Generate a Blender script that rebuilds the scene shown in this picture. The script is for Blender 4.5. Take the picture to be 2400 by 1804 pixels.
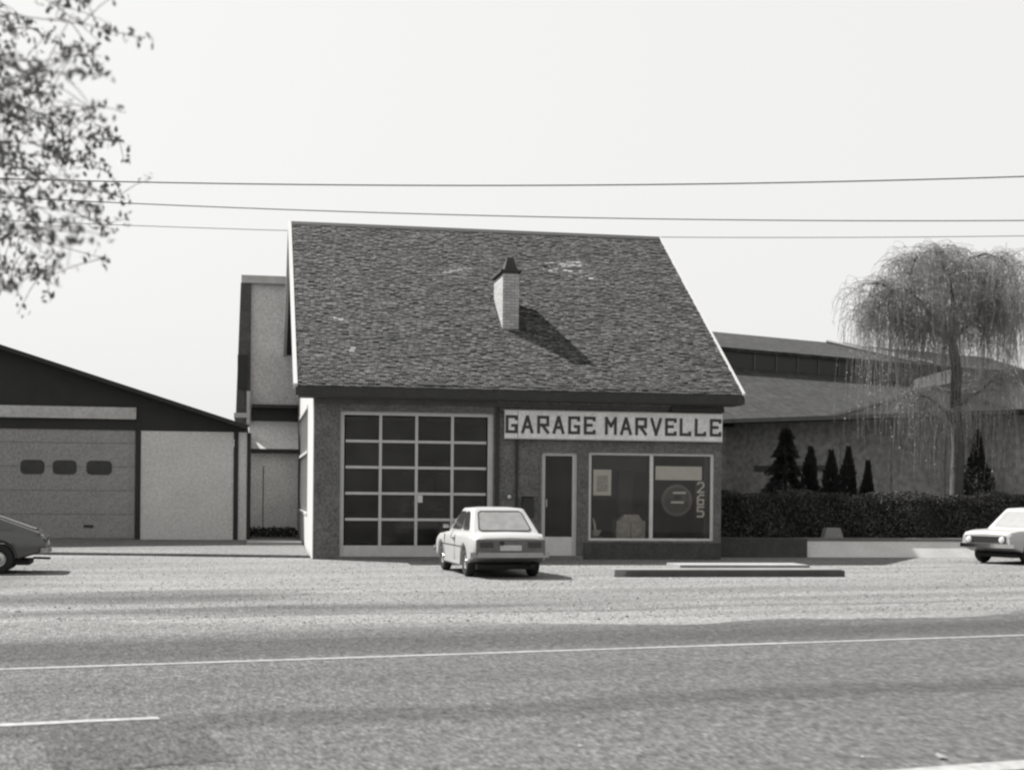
import bpy, bmesh, math, random
from mathutils import Vector, Matrix, Euler
R = math.radians
scene = bpy.context.scene
for o in list(bpy.data.objects): bpy.data.objects.remove(o)
rnd = random.Random(7)

# ------------------------------------------------------------------ camera
CAM_H, YAW, ROLL = 1.7, 0.1775, 0.0095
cam_data = bpy.data.cameras.new('camera')
cam = bpy.data.objects.new('camera', cam_data)
scene.collection.objects.link(cam)
cam.location = (0, 0, CAM_H)
cam.rotation_mode = 'QUATERNION'
cam.rotation_quaternion = (Euler((R(90), 0, -YAW)).to_matrix() @ Matrix.Rotation(ROLL, 3, 'Z')).to_quaternion()
cam_data.sensor_width = 36.0
cam_data.lens = 3370.3 * 36 / 2400
cam_data.shift_y = (1155.0 - 902) / 2400
cam_data.clip_start = 0.1
cam_data.clip_end = 2000
cam_data.dof.use_dof = True
cam_data.dof.focus_distance = 38
cam_data.dof.aperture_fstop = 2.6
scene.camera = cam

# ------------------------------------------------------------------ sky and sun
SUN = Vector((-0.64, 0.56, 1.0)).normalized()
SUN_EL = math.asin(SUN.z)
world = bpy.data.worlds.new('World')
scene.world = world
world.use_nodes = True
wn = world.node_tree
wn.nodes.clear()
sky = wn.nodes.new('ShaderNodeTexSky')
sky.sky_type = 'NISHITA'
sky.sun_disc = False
sky.sun_elevation = SUN_EL
sky.sun_rotation = math.atan2(SUN.x, SUN.y)
sky.dust_density = 6.0
sky.air_density = 1.2
bw = wn.nodes.new('ShaderNodeRGBToBW')
veil = wn.nodes.new('ShaderNodeMix'); veil.data_type = 'RGBA'      # bright even haze, black and white film
veil.inputs['Factor'].default_value = 0.80
veil.inputs['B'].default_value = (8.75, 8.72, 8.58, 1)
bg = wn.nodes.new('ShaderNodeBackground')
bg.inputs['Strength'].default_value = 0.0505
wo = wn.nodes.new('ShaderNodeOutputWorld')
wn.links.new(sky.outputs[0], bw.inputs[0])
wn.links.new(bw.outputs[0], veil.inputs['A'])
wn.links.new(veil.outputs['Result'], bg.inputs['Color'])
wn.links.new(bg.outputs[0], wo.inputs[0])
sd = bpy.data.lights.new('sun', 'SUN')
sd.energy = 5.0
sd.angle = R(0.5)
sd.color = (1.0, 0.99, 0.97)
so = bpy.data.objects.new('sun', sd)
scene.collection.objects.link(so)
so.rotation_euler = SUN.to_track_quat('Z', 'Y').to_euler()
so.location = (-20, 10, 40)

scene.view_settings.view_transform = 'Standard'
scene.view_settings.look = 'None'
scene.view_settings.exposure = 1.2
scene.view_settings.gamma = 1.0
scene.render.engine = 'CYCLES'
scene.cycles.filter_width = 2.4

# ------------------------------------------------------------------ helpers
COL = scene.collection
ORIG = {}

def grey(g): return (g, g * 0.990, g * 0.968, 1)

def mat(name, g, rough=0.85, var=0.18, scale=6.0, fine=0.0, fscale=60.0, stretch=None, bump=0.0, bscale=40.0,
        metal=0.0, spec=0.3, island=0.0, objrand=0.0, coat=0.0):
    m = bpy.data.materials.new(name); m.use_nodes = True
    nt = m.node_tree; N = nt.nodes; Lk = nt.links
    b = N['Principled BSDF']
    b.inputs['Roughness'].default_value = rough
    b.inputs['Metallic'].default_value = metal
    b.inputs['Specular IOR Level'].default_value = spec
    b.inputs['Coat Weight'].default_value = coat
    tc = N.new('ShaderNodeTexCoord')
    mp = N.new('ShaderNodeMapping')
    if stretch: mp.inputs['Scale'].default_value = stretch
    Lk.new(tc.outputs['Object'], mp.inputs['Vector'])
    def math_(op, a, bb):
        n = N.new('ShaderNodeMath'); n.operation = op
        for i, v in enumerate((a, bb)):
            if isinstance(v, (int, float)): n.inputs[i].default_value = v
            else: Lk.new(v, n.inputs[i])
        return n.outputs[0]
    def noise(sc, det, vec):
        n = N.new('ShaderNodeTexNoise'); n.inputs['Scale'].default_value = sc; n.inputs['Detail'].default_value = det
        Lk.new(vec, n.inputs['Vector']); return n.outputs['Fac']
    f = math_('ADD', 1.0, math_('MULTIPLY', math_('SUBTRACT', noise(scale, 5, mp.outputs[0]), 0.5), 3.2 * var))
    if fine:
        f = math_('MULTIPLY', f, math_('ADD', 1.0, math_('MULTIPLY', math_('SUBTRACT', noise(fscale, 3, tc.outputs['Object']), 0.5), 3.5 * fine)))
    if island:
        gi = N.new('ShaderNodeNewGeometry')
        f = math_('MULTIPLY', f, math_('ADD', 1 - island, math_('MULTIPLY', gi.outputs['Random Per Island'], 2 * island)))
    if objrand:
        oi = N.new('ShaderNodeObjectInfo')
        f = math_('MULTIPLY', f, math_('ADD', 1 - objrand, math_('MULTIPLY', oi.outputs['Random'], 2 * objrand)))
    mx = N.new('ShaderNodeMix'); mx.data_type = 'RGBA'
    mx.inputs['A'].default_value = (0, 0, 0, 1); mx.inputs['B'].default_value = grey(g)
    mx.clamp_factor = False
    Lk.new(math_('MAXIMUM', f, 0.05), mx.inputs['Factor'])
    Lk.new(mx.outputs['Result'], b.inputs['Base Color'])
    if bump:
        bn = N.new('ShaderNodeBump'); bn.inputs['Strength'].default_value = bump; bn.inputs['Distance'].default_value = 0.02
        Lk.new(noise(bscale, 4, tc.outputs['Object']), bn.inputs['Height'])
        Lk.new(bn.outputs[0], b.inputs['Normal'])
    m['f_socket'] = ''
    return m

def glass(name, tint=0.75, rough=0.02, ior=1.5, dust=0.0):
    m = bpy.data.materials.new(name); m.use_nodes = True
    nt = m.node_tree; N = nt.nodes; Lk = nt.links; N.clear()
    o = N.new('ShaderNodeOutputMaterial'); t = N.new('ShaderNodeBsdfTransparent'); g = N.new('ShaderNodeBsdfGlossy')
    t.inputs[0].default_value = grey(tint); g.inputs['Roughness'].default_value = rough
    g.inputs['Color'].default_value = grey(0.95)
    fr = N.new('ShaderNodeFresnel'); fr.inputs[0].default_value = ior
    mx = N.new('ShaderNodeMixShader')
    Lk.new(fr.outputs[0], mx.inputs[0]); Lk.new(t.outputs[0], mx.inputs[1]); Lk.new(g.outputs[0], mx.inputs[2])
    if dust:                                     # a film of dirt that differs from pane to pane
        tc = N.new('ShaderNodeTexCoord'); oi = N.new('ShaderNodeObjectInfo')
        va = N.new('ShaderNodeVectorMath'); va.operation = 'ADD'; Lk.new(tc.outputs['Object'], va.inputs[0]); Lk.new(oi.outputs['Location'], va.inputs[1])
        nz = N.new('ShaderNodeTexNoise'); nz.inputs['Scale'].default_value = 1.7; nz.inputs['Detail'].default_value = 6; Lk.new(va.outputs[0], nz.inputs['Vector'])
        m1 = N.new('ShaderNodeMath'); m1.operation = 'MULTIPLY_ADD'; m1.inputs[1].default_value = 0.9; m1.inputs[2].default_value = -0.25; Lk.new(nz.outputs['Fac'], m1.inputs[0])
        m2 = N.new('ShaderNodeMath'); m2.operation = 'ADD'; Lk.new(m1.outputs[0], m2.inputs[0])
        m3 = N.new('ShaderNodeMath'); m3.operation = 'MULTIPLY'; m3.inputs[1].default_value = 0.25; Lk.new(oi.outputs['Random'], m3.inputs[0]); Lk.new(m3.outputs[0], m2.inputs[1])
        m4 = N.new('ShaderNodeMath'); m4.operation = 'MULTIPLY'; m4.use_clamp = True; m4.inputs[1].default_value = dust; Lk.new(m2.outputs[0], m4.inputs[0])
        df = N.new('ShaderNodeBsdfDiffuse'); df.inputs[0].default_value = grey(0.22)
        mx2 = N.new('ShaderNodeMixShader'); Lk.new(m4.outputs[0], mx2.inputs[0]); Lk.new(mx.outputs[0], mx2.inputs[1]); Lk.new(df.outputs[0], mx2.inputs[2])
        Lk.new(mx2.outputs[0], o.inputs[0]); return m
    Lk.new(mx.outputs[0], o.inputs[0])
    return m

class MB:
    def __init__(s): s.v = []; s.f = []
    def add(s, vs, fs):
        k = len(s.v); s.v += [tuple(a) for a in vs]; s.f += [tuple(i + k for i in f) for f in fs]; return s
    def quad(s, a, b, c, d): return s.add([a, b, c, d], [(0, 1, 2, 3)])
    def tri(s, a, b, c): return s.add([a, b, c], [(0, 1, 2)])
    def box(s, x0, x1, y0, y1, z0, z1):
        return s.add([(x0, y0, z0), (x1, y0, z0), (x1, y1, z0), (x0, y1, z0), (x0, y0, z1), (x1, y0, z1), (x1, y1, z1), (x0, y1, z1)],
                     [(0, 3, 2, 1), (4, 5, 6, 7), (0, 1, 5, 4), (1, 2, 6, 5), (2, 3, 7, 6), (3, 0, 4, 7)])
    def hexa(s, bot, top):
        return s.add(list(bot) + list(top), [(0, 3, 2, 1), (4, 5, 6, 7), (0, 1, 5, 4), (1, 2, 6, 5), (2, 3, 7, 6), (3, 0, 4, 7)])
    def prism(s, poly, off):
        n = len(poly); off = Vector(off)
        vs = [Vector(p) for p in poly] + [Vector(p) + off for p in poly]
        return s.add(vs, [tuple(range(n - 1, -1, -1)), tuple(range(n, 2 * n))] + [(i, (i + 1) % n, n + (i + 1) % n, n + i) for i in range(n)])
    def tube(s, pts, rad, n=6, cap=True):
        pts = [Vector(p) for p in pts]; m = len(pts)
        if not hasattr(rad, '__len__'): rad = [rad] * m
        vs = []
        for i, p in enumerate(pts):
            d = (pts[min(i + 1, m - 1)] - pts[max(i - 1, 0)])
            if d.length < 1e-9: d = Vector((0, 0, 1))
            d.normalize()
            a = d.orthogonal() if abs(d.z) > 0.95 else d.cross(Vector((0, 0, 1)))
            a.normalize(); b = d.cross(a)
            for k in range(n):
                t = 2 * math.pi * k / n
                vs.append(p + (a * math.cos(t) + b * math.sin(t)) * rad[i])
        fs = [(i * n + k, i * n + (k + 1) % n, (i + 1) * n + (k + 1) % n, (i + 1) * n + k) for i in range(m - 1) for k in range(n)]
        if cap: fs += [tuple(range(n - 1, -1, -1)), tuple((m - 1) * n + k for k in range(n))]
        return s.add(vs, fs)
    def bar(s, a, b, w, d):                     # rectangular bar between two points in the X-Z plane, depth d along +Y
        a = Vector(a); b = Vector(b); t = (b - a).normalized(); n = Vector((-t.z, 0, t.x)) * (w / 2)
        return s.prism([a - n, b - n, b + n, a + n], (0, d, 0))
    def mesh(s, name, origin=(0, 0, 0), smooth=None):
        me = bpy.data.meshes.new(name)
        o = Vector(origin)
        me.from_pydata([Vector(v) - o for v in s.v], [], s.f); me.update()
        bm = bmesh.new(); bm.from_mesh(me)
        bmesh.ops.recalc_face_normals(bm, faces=bm.faces) if smooth is not None or len(bm.faces) < 4000 else None
        if smooth is not None:
            for fc in bm.faces: fc.smooth = True
            for e in bm.edges: e.smooth = (len(e.link_faces) == 2 and e.calc_face_angle(3.2) < R(smooth))
        bm.to_mesh(me); bm.free()
        return me

def tag(o, label=None, cat=None, group=None, kind=None):
    if label: o['label'] = label
    if cat: o['category'] = cat
    if group: o['group'] = group
    if kind: o['kind'] = kind
    return o

def place(name, me, m, loc, parent=None, rot=None):
    o = bpy.data.objects.new(name, me); COL.objects.link(o)
    if m and not me.materials: me.materials.append(m)
    loc = Vector(loc)
    if parent is not None:
        o.parent = parent; o.location = loc - ORIG[parent.name]
    else: o.location = loc
    if rot is not None: o.rotation_euler = rot
    ORIG[o.name] = loc
    return o

def obj(name, mb, m, parent=None, smooth=None, origin=None):
    if origin is None:
        xs = [v[0] for v in mb.v]; ys = [v[1] for v in mb.v]; zs = [v[2] for v in mb.v]
        origin = ((min(xs) + max(xs)) / 2, (min(ys) + max(ys)) / 2, min(zs))
    return place(name, mb.mesh(name, origin, smooth), m, origin, parent)

def thing(name, loc, label, cat, group=None):
    o = bpy.data.objects.new(name, None); COL.objects.link(o)
    o.empty_display_size = 0.3
    o.location = loc; ORIG[o.name] = Vector(loc)
    return tag(o, label, cat, group)

def B(x0, x1, y0, y1, z0, z1): return MB().box(x0, x1, y0, y1, z0, z1)

# ------------------------------------------------------------------ materials
M_facade = mat('facade_brick_dark', 0.11, var=0.25, scale=2.0, fine=0.5, fscale=15, bump=0.5, bscale=30)
M_white = mat('white_render_wall', 0.39, var=0.05, scale=1.5, fine=0.05, fscale=20)
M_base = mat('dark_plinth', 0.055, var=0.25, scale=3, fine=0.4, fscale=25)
M_trim = mat('grey_paint_trim', 0.42, rough=0.6, var=0.10, scale=5, fine=0.12, fscale=30)
M_trim2 = mat('pale_paint_panel', 0.5, rough=0.6, var=0.12, scale=3, fine=0.12, fscale=20)
M_dark = mat('dark_wood_fascia', 0.03, rough=0.7, var=0.2, scale=4, fine=0.25, fscale=25)
M_soffit = mat('dark_soffit', 0.075, rough=0.8, var=0.2, scale=3, fine=0.2, fscale=20)
M_verge = mat('pale_verge_strip', 0.4, rough=0.5, var=0.05)
M_sh = mat('roof_shingle_piece', 0.041, rough=0.9, var=0.42, scale=2.4, fine=0.9, fscale=9, objrand=0.55)
M_shf = mat('roof_shingle_field', 0.041, rough=0.9, var=0.42, scale=2.4, fine=0.9, fscale=9, island=0.55)
M_deck = mat('roof_deck', 0.04, var=0.2)
M_brick = mat('chimney_brick', 0.34, var=0.1, scale=9, fine=0.15, fscale=60, objrand=0.16)
M_mortar = mat('chimney_mortar', 0.14, var=0.1)
M_cap = mat('chimney_cap', 0.04, var=0.2)
M_glass = glass('window_glass', 0.92, 0.02, 1.33, 0.07)
M_glassd = glass('dirty_door_glass', 0.55, 0.08, 1.3, 0.2)
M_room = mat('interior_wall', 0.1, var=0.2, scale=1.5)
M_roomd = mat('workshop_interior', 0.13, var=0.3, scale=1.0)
M_sign = mat('sign_board_pale', 0.60, rough=0.6, var=0.16, scale=2.2, fine=0.2, fscale=16)
M_letter = mat('sign_lettering', 0.045, rough=0.7, var=0.25, scale=12)
M_black = mat('black_metal', 0.02, rough=0.5, var=0.1)
M_paper = mat('poster_paper', 0.62, var=0.08, scale=6)
M_print = mat('poster_print', 0.38, var=0.35, scale=12)
M_conc = mat('concrete_pale', 0.22, var=0.12, scale=2, fine=0.2, fscale=30, bump=0.3)
M_concd = mat('concrete_weathered', 0.13, var=0.2, scale=2, fine=0.3, fscale=25, bump=0.3)
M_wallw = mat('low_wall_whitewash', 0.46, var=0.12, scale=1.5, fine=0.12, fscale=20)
M_stucco = mat('grey_stucco', 0.5, var=0.12, scale=1.2, fine=0.3, fscale=14, bump=0.3, bscale=25)
M_lwall = mat('light_metal_cladding', 0.46, rough=0.7, var=0.08, scale=1.0, fine=0.2, fscale=14)
M_ldoor = mat('grey_overhead_door', 0.21, rough=0.7, var=0.1, scale=1.0, fine=0.3, fscale=14)
M_gable = mat('black_gable_cladding', 0.022, rough=0.8, var=0.2, scale=2)
M_wshing = mat('dark_slate_hanging', 0.07, var=0.3, scale=4, fine=0.3, fscale=20)
M_rroof = mat('far_roofing_felt', 0.02, var=0.35, scale=0.9, fine=0.9, fscale=3.5)
M_rwall = mat('far_wall_grey', 0.27, var=0.15, scale=0.7, fine=0.45, fscale=5)
M_pale = mat('far_pale_gable', 0.25, var=0.08, scale=0.8)
M_bark = mat('bark', 0.07, var=0.3, scale=8, fine=0.3, fscale=40, bump=0.5)
M_willow = mat('willow_twig', 0.22, var=0.2)
M_leaf = mat('spring_leaf', 0.10, rough=0.6, var=0.25, scale=3, objrand=0.4)
M_leaff = mat('spring_leaf_mass', 0.10, rough=0.6, var=0.25, scale=3, island=0.5)
M_hedge = mat('hedge_leaf', 0.065, rough=0.95, var=0.45, scale=1.0, island=0.4, spec=0.05)
M_conif = mat('conifer_needle', 0.022, rough=0.8, var=0.2, scale=2, island=0.5)
M_cable = mat('cable_black', 0.03, rough=0.6)
M_paintw = mat('car_paint_silver', 0.34, rough=0.35, var=0.03, spec=0.5, coat=0.35)
M_paintw2 = mat('car_paint_white', 0.34, rough=0.35, var=0.03, spec=0.5, coat=0.35)
M_paintd = mat('car_paint_dark', 0.035, rough=0.25, var=0.05, spec=0.6, coat=0.6)
M_chrome = mat('chrome', 0.45, rough=0.18, var=0.02, metal=1.0)
M_bump = mat('dull_bumper_steel', 0.24, rough=0.3, var=0.15, scale=6, metal=1.0)
M_tyre = mat('tyre_rubber', 0.022, rough=0.9)
M_cglass = mat('car_window', 0.035, rough=0.06, var=0.1, spec=0.8)
M_cglassr = mat('car_window_sky_pale', 0.18, rough=0.18, var=0.25, scale=5, spec=0.8)  # pale base colour stands in for sky reflected in the glass
M_lamp = mat('tail_lamp', 0.02, rough=0.2, spec=0.6)
M_head = mat('headlamp_glass', 0.55, rough=0.1, spec=0.8)
M_panel = mat('tail_panel_shaded', 0.11, rough=0.5, var=0.2, scale=10)  # tail panel, widened and darkened to carry the rear face's shade

def ground_mat(name, g, fine, streaks, bands=None, blot=0.3, rough=0.95, scatter=None, stains=None):
    """aggregate with streaks along local X; bands = [(y, half width, factor)] worn or oiled tracks"""
    m = bpy.data.materials.new(name); m.use_nodes = True
    nt = m.node_tree; N = nt.nodes; Lk = nt.links
    b = N['Principled BSDF']; b.inputs['Roughness'].default_value = rough; b.inputs['Specular IOR Level'].default_value = 0.15
    tc = N.new('ShaderNodeTexCoord')
    def mm(op, *a):
        n = N.new('ShaderNodeMath'); n.operation = op
        for i, v in enumerate(a):
            if isinstance(v, (int, float)): n.inputs[i].default_value = v
            else: Lk.new(v, n.inputs[i])
        return n.outputs[0]
    def noise(sc, det, st=(1, 1, 1), rough_=0.55):
        mp = N.new('ShaderNodeMapping'); mp.inputs['Scale'].default_value = st
        Lk.new(tc.outputs['Object'], mp.inputs[0])
        n = N.new('ShaderNodeTexNoise'); n.inputs['Scale'].default_value = sc; n.inputs['Detail'].default_value = det
        n.inputs['Roughness'].default_value = rough_
        Lk.new(mp.outputs[0], n.inputs['Vector']); return n.outputs['Fac']
    def around(n, k): return mm('ADD', 1.0, mm('MULTIPLY', mm('SUBTRACT', n, 0.5), k))
    f = around(noise(1.0, 6, (0.10, 0.9, 1)), streaks * 3)
    f = mm('MULTIPLY', f, around(noise(0.35, 4), blot * 3))
    f = mm('MULTIPLY', f, around(noise(9, 8, (1, 0.55, 1), 0.8), fine * 5.0))
    f = mm('MULTIPLY', f, around(noise(34, 4, (1, 0.35, 1), 0.7), fine * 4.0))
    f = mm('MULTIPLY', f, around(noise(48, 2, (1, 0.22, 1), 0.6), fine * 5.0))
    if bands:
        sp = N.new('ShaderNodeSeparateXYZ'); Lk.new(tc.outputs['Object'], sp.inputs[0])
        wob = mm('MULTIPLY', mm('SUBTRACT', noise(0.25, 4, (1, 0.3, 1)), 0.5), 1.2)
        for (y, hw, k) in bands:
            d = mm('ABSOLUTE', mm('SUBTRACT', mm('ADD', sp.outputs['Y'], wob), y))
            mr = N.new('ShaderNodeMapRange'); mr.interpolation_type = 'SMOOTHSTEP'
            Lk.new(d, mr.inputs['Value'])
            mr.inputs['From Min'].default_value = hw * 0.45; mr.inputs['From Max'].default_value = hw * 1.25
            mr.inputs['To Min'].default_value = k; mr.inputs['To Max'].default_value = 1.0
            f = mm('MULTIPLY', f, mr.outputs[0])
    if stains:                                   # oil and dirt patches: (x, y, rx, ry, factor)
        sp = N.new('ShaderNodeSeparateXYZ'); Lk.new(tc.outputs['Object'], sp.inputs[0])
        wob = mm('MULTIPLY', mm('SUBTRACT', noise(0.5, 6, (0.3, 1, 1), 0.65), 0.5), 2.2)
        for (x_, y_, rx, ry, k) in stains:
            ex = mm('DIVIDE', mm('SUBTRACT', sp.outputs['X'], x_), rx); ey = mm('DIVIDE', mm('SUBTRACT', sp.outputs['Y'], y_), ry)
            d = mm('ADD', mm('SQRT', mm('ADD', mm('MULTIPLY', ex, ex), mm('MULTIPLY', ey, ey))), wob)
            mr = N.new('ShaderNodeMapRange'); mr.interpolation_type = 'SMOOTHSTEP'; Lk.new(d, mr.inputs['Value'])
            mr.inputs['From Min'].default_value = 0.4; mr.inputs['From Max'].default_value = 1.2
            mr.inputs['To Min'].default_value = k; mr.inputs['To Max'].default_value = 1.0
            f = mm('MULTIPLY', f, mr.outputs[0])
    if scatter:                                  # loose gravel dragged onto the tarmac: (start y, end y, factor)
        sp = N.new('ShaderNodeSeparateXYZ'); Lk.new(tc.outputs['Object'], sp.inputs[0])
        mr = N.new('ShaderNodeMapRange'); Lk.new(sp.outputs['Y'], mr.inputs['Value'])
        mr.inputs['From Min'].default_value = scatter[0]; mr.inputs['From Max'].default_value = scatter[1]
        mr.inputs['To Min'].default_value = -0.55; mr.inputs['To Max'].default_value = 1.4
        amt = N.new('ShaderNodeMath'); amt.operation = 'MULTIPLY_ADD'; amt.use_clamp = True
        Lk.new(mm('ADD', mm('SUBTRACT', noise(1.2, 8, (0.12, 1, 1), 0.7), 0.5), mm('MULTIPLY', mr.outputs[0], 0.35)), amt.inputs[0])
        amt.inputs[1].default_value = 6.0; amt.inputs[2].default_value = 0.0
        f = mm('MULTIPLY', f, mm('ADD', 1.0, mm('MULTIPLY', amt.outputs[0], scatter[2] - 1)))
    mx = N.new('ShaderNodeMix'); mx.data_type = 'RGBA'; mx.clamp_factor = False
    mx.inputs['A'].default_value = (0, 0, 0, 1); mx.inputs['B'].default_value = grey(g)
    Lk.new(mm('MAXIMUM', f, 0.08), mx.inputs['Factor']); Lk.new(mx.outputs['Result'], b.inputs['Base Color'])
    bn = N.new('ShaderNodeBump'); bn.inputs['Strength'].default_value = 0.35; bn.inputs['Distance'].default_value = 0.012
    Lk.new(noise(45, 3), bn.inputs['Height']); Lk.new(bn.outputs[0], b.inputs['Normal'])
    return m

# ------------------------------------------------------------------ ground, road, apron
RA = math.atan2(0.19, 0.98)                    # the road runs at a slight angle to the garage front
rt = Vector((math.cos(RA), math.sin(RA), 0)); rn = Vector((-math.sin(RA), math.cos(RA), 0))
def road_obj(name, mb, m, parent=None):
    o = place(name, mb.mesh(name), m, (0, 0, 0), parent)
    if parent is None: o.rotation_euler = (0, 0, RA)
    return o

M_gravel = ground_mat('gravel_forecourt', 0.142, 0.62, 0.34, [(19.3, 0.16, 0.70), (20.6, 0.5, 0.78), (22.6, 0.9, 0.82)], 0.14, stains=[(2.0, 23.4, 4.8, 1.5, 0.50), (-1.5, 27.5, 3.6, 3.0, 0.55), (4.5, 20.3, 5.5, 0.9, 0.58), (9.5, 21.5, 3.0, 0.5, 0.75), (0.5, 33, 5, 2.0, 0.8)])
M_asph = ground_mat('asphalt_road', 0.073, 0.55, 0.12, [(10.60, 0.42, 0.70), (15.9, 1.5, 0.62), (12.6, 0.5, 0.90)], 0.07, scatter=(15.2, 18.0, 1.5))
M_line = mat('road_paint', 0.22, var=0.18, scale=2, fine=0.35, fscale=12)
gm_ = MB()
for i in range(-6, 6):
    for j in range(-6, 6): gm_.quad((i * 60, j * 60, 0), (i * 60 + 60, j * 60, 0), (i * 60 + 60, j * 60 + 60, 0), (i * 60, j * 60 + 60, 0))
ground = road_obj('ground', gm_, M_gravel); tag(ground, kind='structure')
rb = MB(); prev = None; rr = random.Random(3)
x = -150.0
while x <= 150:
    edge = 17.6 + 0.5 * math.sin(x * 0.35 + 1) + 0.25 * math.sin(x * 1.3) + rr.uniform(-0.14, 0.14)
    edge += 1.2 / (1 + math.exp((x - 2.5) * 0.8)) - 0.7 / (1 + math.exp(-(x - 8) * 0.8)) * 0.5
    near = 6.3 + rr.uniform(-0.08, 0.08)
    cur = ((x, near, 0.006), (x, edge, 0.006))
    if prev: rb.quad(prev[0], cur[0], cur[1], prev[1])
    prev = cur
    x += 0.35 if -12 < x < 24 else 3.0
road = road_obj('road', rb, M_asph); tag(road, kind='structure')
def strip(y0, y1, x0, x1, z=0.011, step=0.8, jit=0.012):
    mb = MB(); p = None; xx = x0
    while xx <= x1 + 1e-6:
        c = ((xx, y0 + rr.uniform(-jit, jit), z), (xx, y1 + rr.uniform(-jit, jit), z))
        if p: mb.quad(p[0], c[0], c[1], p[1])
        p = c; xx += step if xx + step <= x1 or xx >= x1 - 1e-6 else x1 - xx
    return mb
road_obj('edge_line', strip(14.20, 14.31, -90, 110), M_line, road)
road_obj('near_edge_line', strip(7.20, 7.46, -90, 110), M_line, road)
for k in range(-5, 8):
    if k == 0: continue
    x1 = 1.42 + k * 15.0
    road_obj('centre_dash', strip(10.83, 10.95, x1 - 4.5, x1), M_line, road)
road_obj('centre_dash', strip(10.83, 10.95, 1.42 - 4.5, 1.42), M_line, road)
M_patch = ground_mat('asphalt_patch', 0.052, 0.55, 0.06, None, 0.08)
road_obj('asphalt_patch', strip(9.0, 10.4, 0.55, 1.65, 0.0095, 0.1, 0.07), M_patch, road)

gs = random.Random(31); gv = MB()
for k in range(19000):
    n_ = 17.6 + 19.7 * gs.random() ** 1.1; t_ = n_ * gs.uniform(-0.25, 1.0) - 2
    p0 = rt * t_ + rn * n_
    if p0.y > 36.0 and p0.x > 1.0 or p0.y > 37.0: continue
    s_ = gs.uniform(0.010, 0.026) * (1.6 if gs.random() < 0.06 else 1)
    a_ = gs.uniform(0, 6.3); c_, d_ = math.cos(a_) * s_, math.sin(a_) * s_
    gv.add([(p0.x + c_, p0.y + d_, 0), (p0.x - d_ * 0.8, p0.y + c_ * 0.8, 0), (p0.x - c_, p0.y - d_, 0), (p0.x + d_ * 0.8, p0.y - c_ * 0.8, 0), (p0.x + c_ * 0.2, p0.y - d_ * 0.2, s_ * gs.uniform(0.35, 0.8))],
           [(0, 1, 4), (1, 2, 4), (2, 3, 4), (3, 0, 4)])
tag(obj('loose_gravel', gv, mat('gravel_stone', 0.135, var=0.1, island=0.6), None, None, (0, 0, 0)), 'loose grey gravel stones strewn over the forecourt', 'gravel', kind='stuff')

# raised apron in front of the left workshop, rising gently from a low kerb
ap = MB()
front = [(-40, 39.6), (-12, 39.2), (-6, 38.6), (-3, 38.0), (1.40, 36.9)]
for (a, b) in zip(front[:-1], front[1:]):
    ap.quad((a[0], a[1], 0.07), (b[0], b[1], 0.07), (b[0], 44.4, 0.2), (a[0], 44.4, 0.2))
    ap.quad((a[0], a[1], -0.05), (b[0], b[1], -0.05), (b[0], b[1], 0.07), (a[0], a[1], 0.07))
    ap.quad((a[0], 44.4, 0.2), (b[0], 44.4, 0.2), (b[0], 62, 0.2), (a[0], 62, 0.2))
M_apron = ground_mat('apron_concrete', 0.12, 0.45, 0.12, None, 0.2)
apron = place('pavement_apron', ap.mesh('pavement_apron'), M_apron, (0, 0, 0)); tag(apron, kind='structure')

# ------------------------------------------------------------------ garage building
X0, Y0, W, D = 1.4466, 36.264, 10.6516, 12.57
X1, Y1 = X0 + W, Y0 + D
ZE, OE, OL, OR_, DR, ZR = 4.30, 0.447, 0.441, 0.43, 7.63, 9.77
YE = Y0 - OE; YR = Y0 + DR
PIT = math.atan2(ZR - ZE, YR - YE); CP, SP = math.cos(PIT), math.sin(PIT)
g = thing('garage_building', (X0, Y0, 0), 'dark brick garage with steep shingled roof, glazed workshop door and shop window', 'garage')
T = 0.30
gd = (2.12, 6.02, 0.05, 3.72); pd = (7.28, 8.22, 0.10, 2.75); wi = (8.52, 11.90, 0.49, 2.77)
ZW = 4.02
f = MB()
def fb(x0, x1, z0, z1): f.box(x0, x1, Y0, Y0 + T, z0, z1)
fb(X0 + 0.02, gd[0], -0.3, ZW); fb(gd[0], gd[1], gd[3], ZW); fb(gd[1], pd[0], -0.3, ZW); fb(pd[0], pd[1], pd[3], ZW)
fb(pd[1], wi[0], -0.3, ZW); fb(wi[0], wi[1], wi[3], ZW); fb(wi[1], X1, -0.3, ZW); fb(wi[0], wi[1], -0.3, wi[2])
obj('front_wall', f, M_facade, g)
obj('plinth', B(8.40, X1 - 0.01, Y0 - 0.035, Y0 - 0.002, -0.1, 0.44), M_base, g)
obj('threshold', B(gd[0] - 0.1, gd[1] + 0.1, Y0 - 0.12, Y0 + T, -0.05, 0.05), M_concd, g)
obj('doorstep', B(pd[0] - 0.1, pd[1] + 0.1, Y0 - 0.3, Y0 + T, -0.05, 0.10), M_concd, g)
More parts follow.
